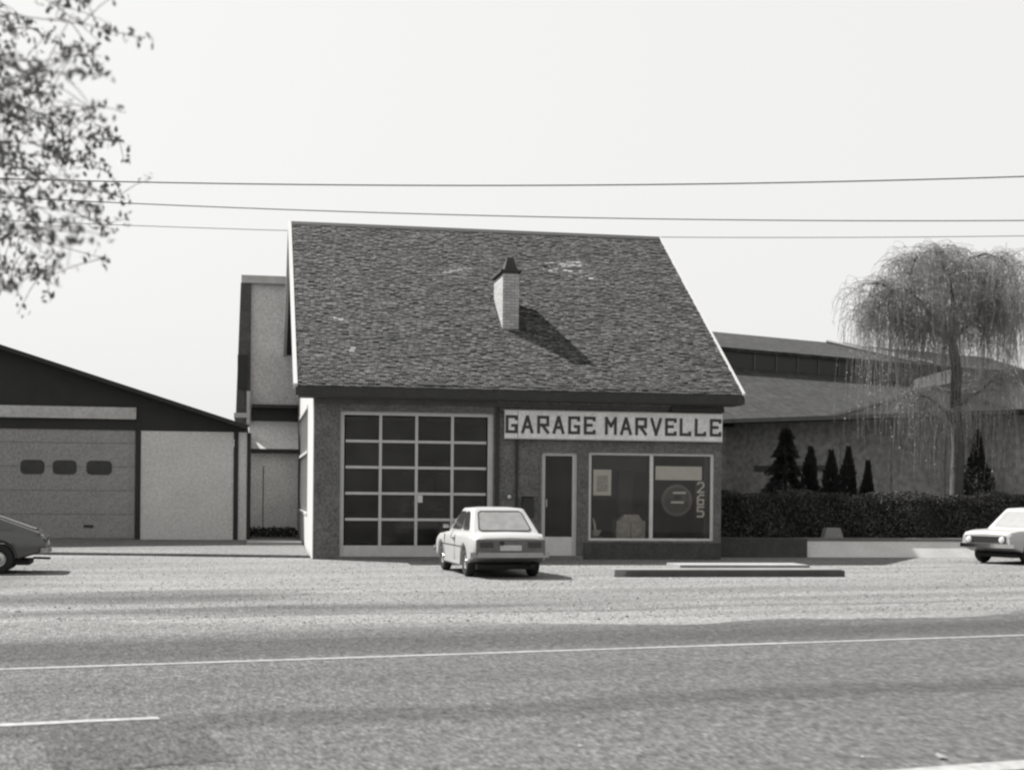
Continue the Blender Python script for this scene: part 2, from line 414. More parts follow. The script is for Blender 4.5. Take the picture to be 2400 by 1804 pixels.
# left side wall with its long window band, right and rear walls, gables
sw = MB(); sy = (40.1, 48.5); sz = (1.0, 4.05)
def sb(y0, y1, z0, z1): sw.box(X0, X0 + 0.28, y0, y1, z0, z1)
sb(Y0 + 0.002, sy[0], -0.3, 4.55); sb(sy[1], Y1, -0.3, 4.55); sb(sy[0], sy[1], -0.3, sz[0]); sb(sy[0], sy[1], sz[1], 4.55)
gz = lambda y: ZE - 0.22 + (min(y, 2 * YR - y) - YE) * math.tan(PIT)
def gable(mb, x):
    mb.prism([(x, Y0 + 0.35, 4.55), (x, Y1 - 0.1, 4.55), (x, 2 * YR - Y0 - 0.3, 4.56), (x, YR, gz(YR)), (x, Y0 + 0.6, 4.56)][0:2] + [(x, YR, gz(YR))], (0.28, 0, 0))
gable(sw, X0)
obj('side_wall', sw, M_white, g)
rw = MB().box(X1 - 0.28, X1 - 0.003, Y0 + T, Y1, -0.3, 4.55); gable(rw, X1 - 0.283)
obj('side_wall', rw, M_facade, g)
obj('rear_wall', B(X0 + 0.28, X1 - 0.28, Y1 - 0.28, Y1 - 0.002, -0.3, 4.55), M_facade, g)
swn = obj('side_window', B(X0 + 0.08, X0 + 0.10, sy[0], sy[1], sz[0], sz[1]), mat('side_window_glass', 0.30, rough=0.12, var=0.1, spec=0.6), g)
for z in (1.02, 2.75, 4.0): obj('glazing_bar', B(X0 - 0.02, X0 + 0.08, sy[0], sy[1], z, z + 0.08), M_verge, swn)
for k in range(6):
    y = sy[0] + k * (sy[1] - sy[0] - 0.06) / 5
    obj('glazing_bar', B(X0 + 0.02, X0 + 0.076, y, y + 0.06, sz[0], sz[1]), M_trim, swn)
# interiors
wk = random.Random(77)
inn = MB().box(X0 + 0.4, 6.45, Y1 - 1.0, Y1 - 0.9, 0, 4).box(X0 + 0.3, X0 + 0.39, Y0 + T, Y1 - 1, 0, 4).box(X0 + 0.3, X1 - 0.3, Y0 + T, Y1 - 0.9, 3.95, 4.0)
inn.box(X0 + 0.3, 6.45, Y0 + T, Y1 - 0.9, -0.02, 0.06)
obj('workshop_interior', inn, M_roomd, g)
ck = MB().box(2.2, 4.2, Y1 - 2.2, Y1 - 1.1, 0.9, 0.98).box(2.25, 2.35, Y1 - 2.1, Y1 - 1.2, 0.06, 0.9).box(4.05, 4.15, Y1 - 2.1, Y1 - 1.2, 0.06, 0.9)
for k in range(4): ck.box(4.8, 6.2, Y1 - 1.6, Y1 - 1.02, 0.5 + k * 0.6, 0.54 + k * 0.6)
for k in range(22):
    bx_, bz_ = 4.85 + wk.random() * 1.1, 0.541 + wk.randrange(4) * 0.6
    ck.box(bx_, bx_ + wk.uniform(.08, .25), Y1 - 1.6 + wk.random() * .2, Y1 - 1.2, bz_, bz_ + wk.uniform(.1, .4))
obj('workshop_bench', ck, M_trim, g)
for k in range(3): obj('strip_lamp', B(2.2 + k * 1.3, 3.1 + k * 1.3, Y0 + 4.0, Y0 + 4.12, 3.7, 3.78), M_paper, g)
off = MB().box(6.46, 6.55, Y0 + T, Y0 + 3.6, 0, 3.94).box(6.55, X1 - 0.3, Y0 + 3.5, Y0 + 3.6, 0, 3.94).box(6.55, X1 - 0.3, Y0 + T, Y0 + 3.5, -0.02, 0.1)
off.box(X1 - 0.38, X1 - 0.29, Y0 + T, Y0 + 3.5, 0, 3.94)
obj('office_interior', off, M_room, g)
obj('inner_post', B(9.55, 9.95, Y0 + 0.9, Y0 + 1.1, 1.0, 3.9), M_cap, g)
obj('inner_valance', MB().prism([(8.3, Y0 + 0.6, 2.8), (8.3, Y0 + 0.6, 2.42), (10.2, Y0 + 0.6, 2.28), (10.2, Y0 + 0.6, 2.8)], (0, 0.05, 0)), M_cap, g)
# eaves: gutter board, soffit, frieze board
obj('fascia', B(X0 - OL - 0.02, X1 + OR_ + 0.02, YE - 0.05, YE - 0.003, ZE - 0.24, ZE - 0.03), M_dark, g)
obj('soffit', B(X0 - OL + 0.03, X1 + OR_ - 0.02, YE - 0.002, Y0 + 0.34, ZE - 0.26, ZE - 0.20), M_soffit, g)
obj('frieze_board', B(X0 + 0.02, X1, Y0 - 0.055, Y0 - 0.003, 3.90, ZE - 0.262), M_soffit, g)
obj('frieze_cap', B(6.1, X1 + 0.01, Y0 - 0.10, Y0 - 0.057, 3.985, 4.035), M_facade, g)
obj('dark_box', B(10.68, X1 + 0.01, Y0 - 0.16, Y0 - 0.06, 3.85, 3.98), M_dark, g)  # dark box above the right end of the sign board
obj('downpipe', MB().tube([(6.62, Y0 - 0.045, 0.05), (6.62, Y0 - 0.045, 3.08)], 0.035, 10), M_dark, g, 40)
obj('wall_pilaster', B(6.06, 6.16, Y0 - 0.06, Y0 - 0.003, 0.06, 3.88), M_dark, g)

# roof
roof = obj('roof', MB().prism([(X0 - OL, YE, ZE - 0.10), (X0 - OL, YR, ZR - 0.10), (X0 - OL, 2 * YR - YE, ZE - 0.10), (X0 - OL, 2 * YR - YE, ZE - 0.001), (X0 - OL, YR, ZR - 0.001), (X0 - OL, YE, ZE - 0.001)], (W + OL + OR_, 0, 0)), M_deck, g)
SL = (YR - YE) / CP
EXPO, SW = 0.128, 0.150
sh_rng = random.Random(11)
def wedge(w, l, t):
    return MB().hexa([(0, 0, 0.002), (w, 0, 0.002), (w, l * CP - 0.0, l * SP), (0, l * CP, l * SP)],
                     [(0, -SP * t, CP * t + 0.002), (w, -SP * t, CP * t + 0.002), (w, l * CP - SP * 0.004, l * SP + CP * 0.004), (0, l * CP - SP * 0.004, l * SP + CP * 0.004)])
me_sh = [wedge(SW - 0.012, EXPO + 0.02, t).mesh('shingle') for t in (0.006, 0.01, 0.018)]
xl, xr = X0 - OL + 0.02, X1 + OR_ - 0.02
field = MB(); worn = MB(); nsh = 0; row = 0
worn_spots = [(9.15, 42.1, 0.30, 0.16, 0.8), (9.5, 42.05, 0.16, 0.12, 0.8), (8.8, 41.8, 0.8, 0.35, 0.2), (9.3, 41.4, 0.5, 0.3, 0.2), (6.2, 41.4, 0.9, 0.15, 0.25), (2.25, 38.7, 0.12, 0.1, 1), (2.5, 37.3, 0.12, 0.1, 1)]
while row * EXPO < SL - 0.04:
    s0 = row * EXPO
    yy, zz = YE - 0.02 + s0 * CP, ZE + s0 * SP
    if row == 0: yy, zz = YE - 0.0, ZE
    x = xl - sh_rng.uniform(0, SW)
    l = min(EXPO + 0.02, SL - s0)
    while x < xr:
        a, b = max(x, xl), min(x + SW - 0.012, xr)
        if b - a > 0.04:
            lift = sh_rng.uniform(0, 0.008); t = sh_rng.choice((0.006, 0.009, 0.013, 0.022)); dn_ = sh_rng.uniform(-0.045, 0.045) if row else 0.0
            if nsh < 300 and b - a > SW - 0.02:
                place('shingle', me_sh[sh_rng.randrange(3)], M_sh, (a, yy - SP * lift + dn_ * CP, zz + CP * lift + dn_ * SP), roof); nsh += 1
            else:
                w = wedge(b - a, l, t)
                isw = any(abs(a + 0.1 - q[0]) < q[2] and abs(yy - q[1]) < q[3] and sh_rng.random() < q[4] for q in worn_spots)
                dn_ = min(dn_, SL - s0 - l); (worn if isw else field).add([(v[0] + a, v[1] + yy - SP * lift + dn_ * CP, v[2] + zz + CP * lift + dn_ * SP) for v in w.v], w.f)
        x += SW
    row += 1
sf = obj('shingle_field', field, M_shf, roof); tag(sf, kind='stuff')
tag(obj('worn_shingles', worn, mat('worn_shingle', 0.15, var=0.25, scale=3, island=0.5), roof), kind='stuff')
back = MB().quad((xl, YR, ZR + 0.004), (xr, YR, ZR + 0.004), (xr, 2 * YR - YE, ZE + 0.004), (xl, 2 * YR - YE, ZE + 0.004))
obj('rear_slope', back, M_shf, roof)
obj('ridge_cap', MB().prism([(xl, YR - 0.16, ZR - 0.09), (xl, YR, ZR + 0.035), (xl, YR + 0.16, ZR - 0.09), (xl, YR + 0.16, ZR - 0.06), (xl, YR, ZR + 0.065), (xl, YR - 0.16, ZR - 0.06)], (xr - xl, 0, 0)), M_deck, roof)
for xx, w in ((X0 - OL - 0.075, 0.10), (X1 + OR_ - 0.012, 0.06)):
    vb = MB()
    vb.prism([(xx, YE - 0.01, ZE - 0.09), (xx, YR, ZR - 0.09), (xx, YR, ZR + 0.05), (xx, YE - 0.01, ZE + 0.05)], (w, 0, 0))
    obj('verge_strip', vb, M_verge, roof)
    vb = MB().prism([(xx, YR + 0.002, ZR - 0.14), (xx, 2 * YR - YE, ZE - 0.14), (xx, 2 * YR - YE, ZE + 0.03), (xx, YR + 0.002, ZR + 0.03)], (w, 0, 0))
    obj('verge_strip', vb, M_verge, roof)

# chimney: a slab of brick running front to back
CX0, CX1, CY0, CY1, CZ1 = 6.60, 7.045, 38.50, 39.98, 7.70
ch = obj('chimney', B(CX0 + 0.012, CX1 - 0.012, CY0 + 0.012, CY1 - 0.012, 5.6, CZ1 - 0.01), M_mortar, g)
me_b = {}
def brick(x0, x1, y0, y1, z0):
    k = (round(x1 - x0, 3), round(y1 - y0, 3))
    if k not in me_b: me_b[k] = B(0, k[0], 0, k[1], 0, 0.071).mesh('brick')
    place('brick', me_b[k], M_brick, (x0, y0, z0), ch)
course = 0; z = 6.0; nb = 0
while z < CZ1 - 0.07:
    zr = lambda y: ZE + (y - YE) * math.tan(PIT)
    odd = course % 2
    xs = [CX0, CX0 + 0.2225, CX1] if not odd else [CX0, CX0 + 0.11, CX0 + 0.335, CX1]
    for a, b in zip(xs[:-1], xs[1:]): brick(a, b - 0.012 if b < CX1 - 0.01 else b, CY0, CY0 + 0.1, z)
    ys = [CY0 + 0.112 + (0.11 if odd else 0.0) + 0.232 * k for k in range(7)]
    if odd: ys = [CY0 + 0.112] + ys
    ys = [y for y in ys if y < CY1 - 0.05] + [CY1]
    for a, b in zip(ys[:-1], ys[1:]):
        if z + 0.071 > zr(a) and b - a > 0.03:
            brick(CX0, CX0 + 0.1, a, b - 0.012, z)
            if course % 3 != 9: brick(CX1 - 0.1, CX1, a, b - 0.012, z)
    z += 0.083; course += 1
obj('chimney_cap', B(CX0 - 0.07, CX1 + 0.06, CY0 - 0.06, CY1 + 0.06, CZ1, CZ1 + 0.07), M_cap, ch)
cp = MB().hexa([(CX0 + 0.05, CY0 + 0.06, CZ1 + 0.072), (CX1 - 0.03, CY0 + 0.06, CZ1 + 0.072), (CX1 - 0.03, CY0 + 0.75, CZ1 + 0.072), (CX0 + 0.05, CY0 + 0.75, CZ1 + 0.072)],
               [(CX0 + 0.14, CY0 + 0.12, CZ1 + 0.42), (CX1 - 0.14, CY0 + 0.12, CZ1 + 0.42), (CX1 - 0.14, CY0 + 0.45, CZ1 + 0.36), (CX0 + 0.14, CY0 + 0.45, CZ1 + 0.36)])
obj('chimney_cowl', cp, M_cap, ch)
obj('flashing', B(CX0 - 0.03, CX1 + 0.03, CY0 - 0.06, CY0 - 0.004, 5.98, 6.12), M_concd, ch)

# glazed workshop door, four by five panes
dr = obj('workshop_door', MB().box(gd[0], gd[0] + 0.10, Y0 + 0.08, Y0 + 0.16, 0.06, gd[3]).box(gd[1] - 0.14, gd[1], Y0 + 0.08, Y0 + 0.16, 0.06, gd[3])
         .box(gd[0] + 0.10, gd[1] - 0.14, Y0 + 0.08, Y0 + 0.16, gd[3] - 0.09, gd[3]), M_trim, g)
obj('bottom_rail', B(gd[0] + 0.101, gd[1] - 0.141, Y0 + 0.07, Y0 + 0.16, 0.062, 0.345), M_trim, dr)
dx0, dx1, dz0, dz1 = gd[0] + 0.10, gd[1] - 0.14, 0.345, gd[3] - 0.09
cw, chh = (dx1 - dx0) / 4, (dz1 - dz0) / 5
me_pane = B(0, cw - 0.07, 0, 0.006, 0, chh - 0.065).mesh('pane')
me_vb = B(0, 0.07, 0, 0.05, 0, dz1 - dz0).mesh('glazing_bar'); me_hb = B(0, cw - 0.074, 0, 0.045, 0, 0.065).mesh('glazing_bar')
for i in range(4):
    if i: place('glazing_bar', me_vb, M_trim, (dx0 + i * cw - 0.035, Y0 + 0.085, dz0), dr)
    for j in range(5):
        place('pane', me_pane, M_glassd, (dx0 + i * cw + 0.035, Y0 + 0.12, dz0 + j * chh + 0.033), dr)
        if j: place('glazing_bar', me_hb, M_trim, (dx0 + i * cw + 0.037, Y0 + 0.09, dz0 + j * chh - 0.0325), dr)
obj('door_handle', B(dx0 + 2 * cw + 0.04, dx0 + 2 * cw + 0.16, Y0 + 0.06, Y0 + 0.084, dz0 + 2 * chh - 0.22, dz0 + 2 * chh - 0.04), M_trim2, dr)
# entrance door
ed = obj('entrance_door', MB().box(pd[0], pd[0] + 0.10, Y0 + 0.06, Y0 + 0.14, pd[2], pd[3]).box(pd[1] - 0.12, pd[1], Y0 + 0.06, Y0 + 0.14, pd[2], pd[3])
         .box(pd[0] + 0.10, pd[1] - 0.12, Y0 + 0.06, Y0 + 0.14, pd[3] - 0.08, pd[3]), M_trim, g)
obj('kick_panel', B(pd[0] + 0.101, pd[1] - 0.121, Y0 + 0.07, Y0 + 0.13, pd[2], 0.58), M_trim2, ed)
obj('pane', B(pd[0] + 0.10, pd[1] - 0.12, Y0 + 0.10, Y0 + 0.106, 0.58, pd[3] - 0.08), M_glassd, ed)
obj('door_handle', MB().tube([(pd[0] + 0.14, Y0 + 0.06, 1.35), (pd[0] + 0.14, Y0 + 0.06, 1.55)], 0.014, 8), M_chrome, ed)
obj('door_frame', MB().box(pd[1] + 0.002, pd[1] + 0.09, Y0 - 0.02, Y0 - 0.003, pd[2], pd[3] + 0.05).box(pd[0] - 0.06, pd[0] - 0.002, Y0 - 0.02, Y0 - 0.003, pd[2], pd[3] + 0.05), M_facade, ed)
# shop window, two panes
wf = MB(); xm = 10.21
wf.box(wi[0], wi[0] + 0.075, Y0 + 0.05, Y0 + 0.13, wi[2], wi[3]).box(wi[1] - 0.08, wi[1], Y0 + 0.05, Y0 + 0.13, wi[2], wi[3])
wf.box(wi[0] + 0.075, wi[1] - 0.08, Y0 + 0.05, Y0 + 0.13, wi[2], wi[2] + 0.06).box(wi[0] + 0.075, wi[1] - 0.08, Y0 + 0.05, Y0 + 0.13, wi[3] - 0.06, wi[3])
wf.box(xm - 0.045, xm + 0.045, Y0 + 0.05, Y0 + 0.13, wi[2] + 0.06, wi[3] - 0.06)
sw_ = obj('shop_window', wf, M_trim2, g)
obj('pane', B(wi[0] + 0.075, xm - 0.045, Y0 + 0.09, Y0 + 0.096, wi[2] + 0.06, wi[3] - 0.06), M_glass, sw_)
obj('pane', B(xm + 0.045, wi[1] - 0.08, Y0 + 0.09, Y0 + 0.096, wi[2] + 0.06, wi[3] - 0.06), M_glass, sw_)

# ------------------------------------------------------------------ sign with block lettering
sg = thing('shop_sign', (9.17, Y0 - 0.1, 3.10), 'long pale board above the shop window lettered GARAGE MARVELLE', 'sign')
obj('board', B(6.28, 12.075, Y0 - 0.115, Y0 - 0.058, 3.11, 3.80), M_sign, sg)
obj('board_rim', MB().box(6.26, 12.09, Y0 - 0.125, Y0 - 0.057, 3.80, 3.825).box(6.26, 12.09, Y0 - 0.125, Y0 - 0.057, 3.085, 3.11), M_trim, sg)
obj('board_joint', B(6.612, 6.628, Y0 - 0.1165, Y0 - 0.1152, 3.115, 3.795), M_soffit, sg)
w_ = 0.62
GL = {'G': [[(w_, .86), (w_, 1), (0, 1), (0, 0), (w_, 0), (w_, .42), (.38, .42)]], 'A': [[(0, 0), (w_ / 2 - .02, 1)], [(w_ / 2 + .02, 1), (w_, 0)], [(.16, .33), (w_ - .16, .33)]],
      'R': [[(0, 0), (0, 1), (w_, 1), (w_, .48), (0, .48)], [(.25, .48), (w_, 0)]], 'E': [[(w_, .88), (w_, 1), (0, 1), (0, 0), (w_, 0), (w_, .12)], [(0, .52), (.42, .52)]],
      'M': [[(0, 0), (0, 1), (w_ / 2, .5), (w_, 1), (w_, 0)]], 'V': [[(0, 1), (w_ / 2, 0), (w_, 1)]], 'L': [[(0, 1), (0, 0), (w_, 0), (w_, .12)]],
      '2': [[(0, .85), (.12, 1), (.5, 1), (w_, .85), (w_, .62), (0, 0), (w_, 0)]], '6': [[(w_, .95), (.3, 1), (0, .7), (0, 0), (w_, 0), (w_, .48), (0, .48)]],
      '5': [[(w_, 1), (0, 1), (0, .56), (.5, .56), (w_, .42), (w_, .12), (.5, 0), (0, 0)]]}
def glyph(c, xc, zb, h, th, yf, dep=0.012):
    mb = MB(); k = 0; wd = w_ * h
    for pl in GL[c]:
        for (a, b) in zip(pl[:-1], pl[1:]):
            A_ = Vector((xc - wd / 2 + a[0] * h, yf - dep - 0.0006 * k, zb + a[1] * h)); B_ = Vector((xc - wd / 2 + b[0] * h, yf - dep - 0.0006 * k, zb + b[1] * h))
            e = (B_ - A_).normalized() * th * 0.48
            mb.bar(A_ - e, B_ + e, th, dep + 0.0006 * k - 0.001); k += 1
    return mb
cen = [145, 287, 430, 570, 712, 855, 1050, 1190, 1330, 1470, 1608, 1745, 1887, 2030]
for c, px in zip('GARAGEMARVELLE', cen):
    u = px / 2212 * 560 + 1160
    xc = 6.28 + (u - 1181) / (1690 - 1181) * 5.79
    obj('letter', glyph(c, xc, 3.265, 0.385, 0.075, Y0 - 0.115), M_letter, sg)

# ------------------------------------------------------------------ things in and by the shop window
YG = Y0 + 0.125
p = thing('poster', (8.91, YG, 1.66), 'pale poster hung in the left pane of the shop window', 'poster')
obj('sheet', B(8.67, 9.15, YG, YG + 0.01, 1.66, 2.33), M_paper, p)
obj('print', B(8.76, 9.06, YG - 0.004, YG - 0.001, 1.76, 2.18), M_print, p)
tag(obj('banner', B(10.34, 11.60, YG, YG + 0.012, 2.08, 2.44), M_paper), 'white banner across the top of the right shop window pane', 'banner')
em = thing('round_emblem', (10.93, YG + 0.02, 1.15), 'round grey emblem with two pale bars in the right shop window pane', 'emblem')
dm = MB(); n = 32; cz, cxx, rad = 1.55, 10.93, 0.42
dm.prism([(cxx + rad * math.cos(2 * math.pi * k / n), YG + 0.02, cz + rad * math.sin(2 * math.pi * k / n)) for k in range(n)], (0, 0.015, 0))
obj('disc', dm, mat('emblem_grey', 0.08, var=0.3, scale=6), em)
rg = MB()
for k in range(n):
    a, b = 2 * math.pi * k / n, 2 * math.pi * (k + 1) / n
    q = [(cxx + r_ * math.cos(t), YG + 0.012, cz + r_ * math.sin(t)) for r_, t in ((rad, a), (rad, b), (rad * .82, b), (rad * .82, a))]
    rg.prism(q, (0, 0.007, 0))
obj('ring', rg, mat('emblem_ring', 0.14, var=0.2), em)
obj('bar', B(10.82, 11.17, YG + 0.008, YG + 0.018, 1.72, 1.775), M_paper, em)
obj('bar', B(10.77, 11.12, YG + 0.008, YG + 0.018, 1.47, 1.525), M_paper, em)
obj('bar', B(10.86, 11.06, YG + 0.010, YG + 0.018, 1.57, 1.69), M_black, em)
nm = thing('number_strip', (11.57, YG, 1.08), 'upright dark strip with the figures 265 at the right edge of the shop window', 'number sign')
obj('strip', B(11.42, 11.72, YG, YG + 0.01, 1.08, 2.06), M_dark, nm)
for c, z in zip('265', (1.77, 1.45, 1.13)): obj('figure', glyph(c, 11.57, z, 0.25, 0.045, YG), M_paper, nm)
cb = thing('display_cabinet', (9.75, Y0 + 0.5, 0.1), 'grey box-shaped cabinet low behind the left window pane', 'cabinet')
obj('body', B(9.36, 10.14, Y0 + 0.35, Y0 + 0.8, 0.1, 1.0), M_print, cb)
obj('top', MB().hexa([(9.42, Y0 + 0.4, 1.001), (10.08, Y0 + 0.4, 1.001), (10.08, Y0 + 0.78, 1.001), (9.42, Y0 + 0.78, 1.001)], [(9.6, Y0 + 0.45, 1.16), (9.98, Y0 + 0.45, 1.16), (9.98, Y0 + 0.7, 1.16), (9.6, Y0 + 0.7, 1.16)]), M_print, cb)
obj('seam', B(9.74, 9.755, Y0 + 0.344, Y0 + 0.349, 0.12, 0.98), M_dark, cb)
pl = thing('window_plant_pot', (8.78, Y0 + 0.3, 0.1), 'small pale pot with a stalk in the lower left corner of the shop window', 'pot')
obj('stand', B(8.62, 8.96, Y0 + 0.2, Y0 + 0.5, 0.1, 0.60), M_concd, pl)
obj('pot', MB().tube([(8.78, Y0 + 0.34, 0.601), (8.78, Y0 + 0.34, 0.66), (8.78, Y0 + 0.34, 0.76)], [0.1, 0.14, 0.17], 12), M_trim, pl, 40)
obj('stalk', MB().tube([(8.78, Y0 + 0.34, 0.761), (8.76, Y0 + 0.33, 0.9), (8.72, Y0 + 0.32, 1.06)], [0.03, 0.035, 0.015], 6), M_paper, pl)
mbx = thing('letter_box', (6.91, Y0, 1.05), 'black wall box mounted beside the entrance door', 'letter box')
obj('case', MB().prism([(6.76, Y0 - 0.002, 1.08), (6.76, Y0 - 0.002, 1.62), (6.76, Y0 - 0.12, 1.55), (6.76, Y0 - 0.16, 1.08)], (0.30, 0, 0)), M_black, mbx)
obj('flap', MB().prism([(6.78, Y0 - 0.128, 1.50), (6.78, Y0 - 0.122, 1.56), (6.78, Y0 - 0.134, 1.56), (6.78, Y0 - 0.142, 1.50)], (0.26, 0, 0)), M_dark, mbx)
wl = thing('wall_lamp', (6.42, Y0, 1.5), 'small pale bulkhead lamp on the wall between workshop door and downpipe', 'lamp')
obj('bracket', MB().tube([(6.42, Y0 - 0.002, 1.6), (6.42, Y0 - 0.05, 1.6)], 0.05, 10), M_dark, wl)
obj('globe', MB().tube([(6.42, Y0 - 0.051, 1.6), (6.42, Y0 - 0.07, 1.6), (6.42, Y0 - 0.10, 1.6), (6.42, Y0 - 0.12, 1.6)], [0.04, 0.055, 0.05, 0.02], 12), M_trim2, wl, 60)

# ------------------------------------------------------------------ rear wing beside the garage
YW = 48.05
w = thing('rear_wing', (0.5, YW, 0), 'tall grey stuccoed wing with dark slate edge behind the garage', 'building')
obj('upper_wall', B(-0.15, X0 + 3.2, YW + 0.9, YW + 8, 3.2, 8.62), M_stucco, w)
obj('coping', B(-0.48, X0 + 3.2, YW + 0.72, YW + 8, 8.622, 8.88), mat('coping_grey', 0.38, var=0.2, scale=3), w)
obj('slate_edge', MB().hexa([(-0.62, YW + 0.62, 4.28), (-0.152, YW + 0.62, 4.28), (-0.152, YW + 8, 4.28), (-0.62, YW + 8, 4.28)],
                            [(-0.50, YW + 0.74, 8.62), (-0.152, YW + 0.74, 8.62), (-0.152, YW + 8, 8.62), (-0.50, YW + 8, 8.62)]), M_wshing, w)
obj('dark_vent', B(-0.58, -0.26, YW + 0.55, YW + 0.66, 5.1, 6.2), M_black, w)
obj('gutter', B(-0.68, -0.15, YW + 0.55, YW + 8, 4.12, 4.275), M_verge, w)
obj('corner_board', B(-0.27, -0.153, YW + 0.52, YW + 0.60, 3.9, 5.0), M_verge, w)
obj('jetty_soffit', B(-0.1, X0 - 0.02, YW + 0.3, YW + 0.898, 4.45, 4.56), M_dark, w)
obj('jetty_shade', B(-0.1, X0 - 0.02, YW + 0.80, YW + 0.895, 3.5, 4.448), M_black, w)  # black panel stands in for the shade under the jetty
obj('lean_to_roof', MB().prism([(-0.18, YW - 0.25, 3.0), (-0.18, YW - 0.25, 3.06), (-0.18, YW + 0.79, 4.02), (-0.18, YW + 0.79, 3.94)], (X0 + 0.16, 0, 0)), M_stucco, w)
lw = obj('lower_wall', B(-0.14, X0 - 0.02, YW, YW + 0.15, 0.1, 2.99), mat('wing_boards', 0.66, var=0.15, scale=1.5, fine=0.3, fscale=14), w)
for xx in (0.28,): obj('board_joint', B(xx, xx + 0.03, YW - 0.012, YW - 0.002, 0.25, 2.5), M_soffit, w)
obj('eaves_board', B(-0.18, X0 - 0.02, YW - 0.30, YW - 0.252, 2.92, 3.07), M_dark, w)
tag(obj('concrete_step', B(-0.2, X0 - 0.08, 41.6, 43.4, 0.1, 0.24), M_conc), 'pale concrete step on the apron beside the white side wall', 'step')
# weeds at the foot of the wing
def leafblob(mb, c, r, n, size, rg_, squash=1.0):
    for _ in range(n):
        while True:
            d = Vector((rg_.uniform(-1, 1), rg_.uniform(-1, 1), rg_.uniform(-1, 1)))
            if d.length <= 1: break
        pnt = Vector(c) + Vector((d.x * r[0], d.y * r[1], d.z * r[2]))
        e = Euler((rg_.uniform(0, 6.3), rg_.uniform(0, 6.3), rg_.uniform(0, 6.3))).to_matrix()
        s = size * rg_.uniform(0.6, 1.3)
        a, b = e @ Vector((s, 0, 0)), e @ Vector((0, s * 0.6, 0))
        mb.add([pnt - a, pnt - b, pnt + a, pnt + b], [(0, 1, 2, 3)])
wr = random.Random(21); wd = MB()
for k in range(16): leafblob(wd, (-0.35 + k * 0.11, YW - 0.35 + wr.uniform(-.1, .1), 0.35), (0.12, 0.15, 0.18), 60, 0.05, wr)
tag(obj('weeds', wd, M_hedge), 'dark weeds growing along the foot of the stuccoed wing', 'weeds', kind='stuff')

# ------------------------------------------------------------------ left workshop with the black gable
YL = 44.5
lb = thing('gabled_workshop', (-7, YL, 0.2), 'low workshop with black gable, overhead door and pale cladding', 'building')
XR_, ZRr = -9.2, 6.42
gslope = (5.84 - 3.60) / (-0.28 + 7.43)
gl_z = lambda xx: 3.60 + gslope * (-0.28 - xx) if xx > XR_ else 3.60 + gslope * (-0.28 - (2 * XR_ - xx))
obj('gable', MB().prism([(-17.9, YL, 3.47), (-0.35, YL, 3.47), (-0.30, YL, gl_z(-0.30) - 0.05), (XR_, YL, gl_z(XR_) - 0.05), (-18.0, YL, gl_z(-18.0) - 0.05)], (0, 0.2, 0)), M_gable, lb)
obj('roof', MB().prism([(-0.20, YL - 0.45, gl_z(-0.20) - 0.04), (-0.20, YL - 0.45, gl_z(-0.20) + 0.09), (XR_, YL - 0.45, gl_z(XR_) + 0.09), (-18.2, YL - 0.45, gl_z(-18.2) + 0.09), (-18.2, YL - 0.45, gl_z(-18.2) - 0.04), (XR_, YL - 0.45, gl_z(XR_) - 0.04)], (0, 14, 0)), M_gable, lb)
obj('cladding_wall', B(-3.36, -0.62, YL + 0.02, YL + 0.2, 0.1, 3.468), M_lwall, lb)
obj('corner_post', B(-0.61, -0.48, YL - 0.02, YL + 0.2, 0.1, 3.468), M_gable, lb)
obj('corner_strip', B(-0.478, -0.20, YL + 0.03, YL + 0.2, 0.1, 3.468), M_lwall, lb)
obj('downpipe', MB().tube([(-0.16, YL + 0.02, 0.2), (-0.16, YL + 0.02, 3.45)], 0.06, 8), M_gable, lb, 40)
obj('door_jamb', B(-3.50, -3.37, YL - 0.02, YL + 0.2, 0.1, 3.78), M_gable, lb)
M_header = mat('header_pale', 0.34, var=0.15, scale=2, fine=0.2, fscale=12)
obj('door_header', B(-8.4, -3.50, YL - 0.10, YL - 0.003, 3.80, 4.15), M_header, lb)
od = obj('overhead_door', B(-8.3, -3.51, YL + 0.06, YL + 0.18, 0.2, 3.79), M_ldoor, lb)
for k in range(5): obj('door_panel', B(-8.28, -3.53, YL + 0.03, YL + 0.058, 0.24 + k * 0.71, 0.24 + k * 0.71 + 0.695), M_ldoor, od)
M_smallwin = mat('small_window', 0.03, rough=0.5, var=0.4, scale=4)
for a, b in ((-6.82, -6.14), (-5.90, -5.22), (-4.93, -4.20)):
    cc = 0.11; pz = [(a + cc, 2.13), (b - cc, 2.13), (b - 0.03, 2.13 + 0.04), (b, 2.13 + cc), (b, 2.55 - cc), (b - 0.03, 2.51), (b - cc, 2.55), (a + cc, 2.55), (a + 0.03, 2.51), (a, 2.55 - cc), (a, 2.13 + cc), (a + 0.03, 2.17)]
    obj('window', MB().prism([(q_[0], YL + 0.014, q_[1]) for q_ in pz], (0, 0.012, 0)), M_smallwin, od)
obj('door_handle', B(-5.0, -4.72, YL + 0.01, YL + 0.029, 0.55, 0.63), M_black, od)
lbw = MB().box(-18, -17.8, YL + 0.2, YL + 13, 0.1, 3.4).box(-17.8, -0.4, YL + 12.8, YL + 13, 0.1, 3.4).box(-0.45, -0.40, YL + 0.2, YL + 13, 0.1, 3.4).box(-17.8, -8.4, YL, YL + 0.2, 0.1, 3.465)
obj('outer_wall', lbw, M_lwall, lb)

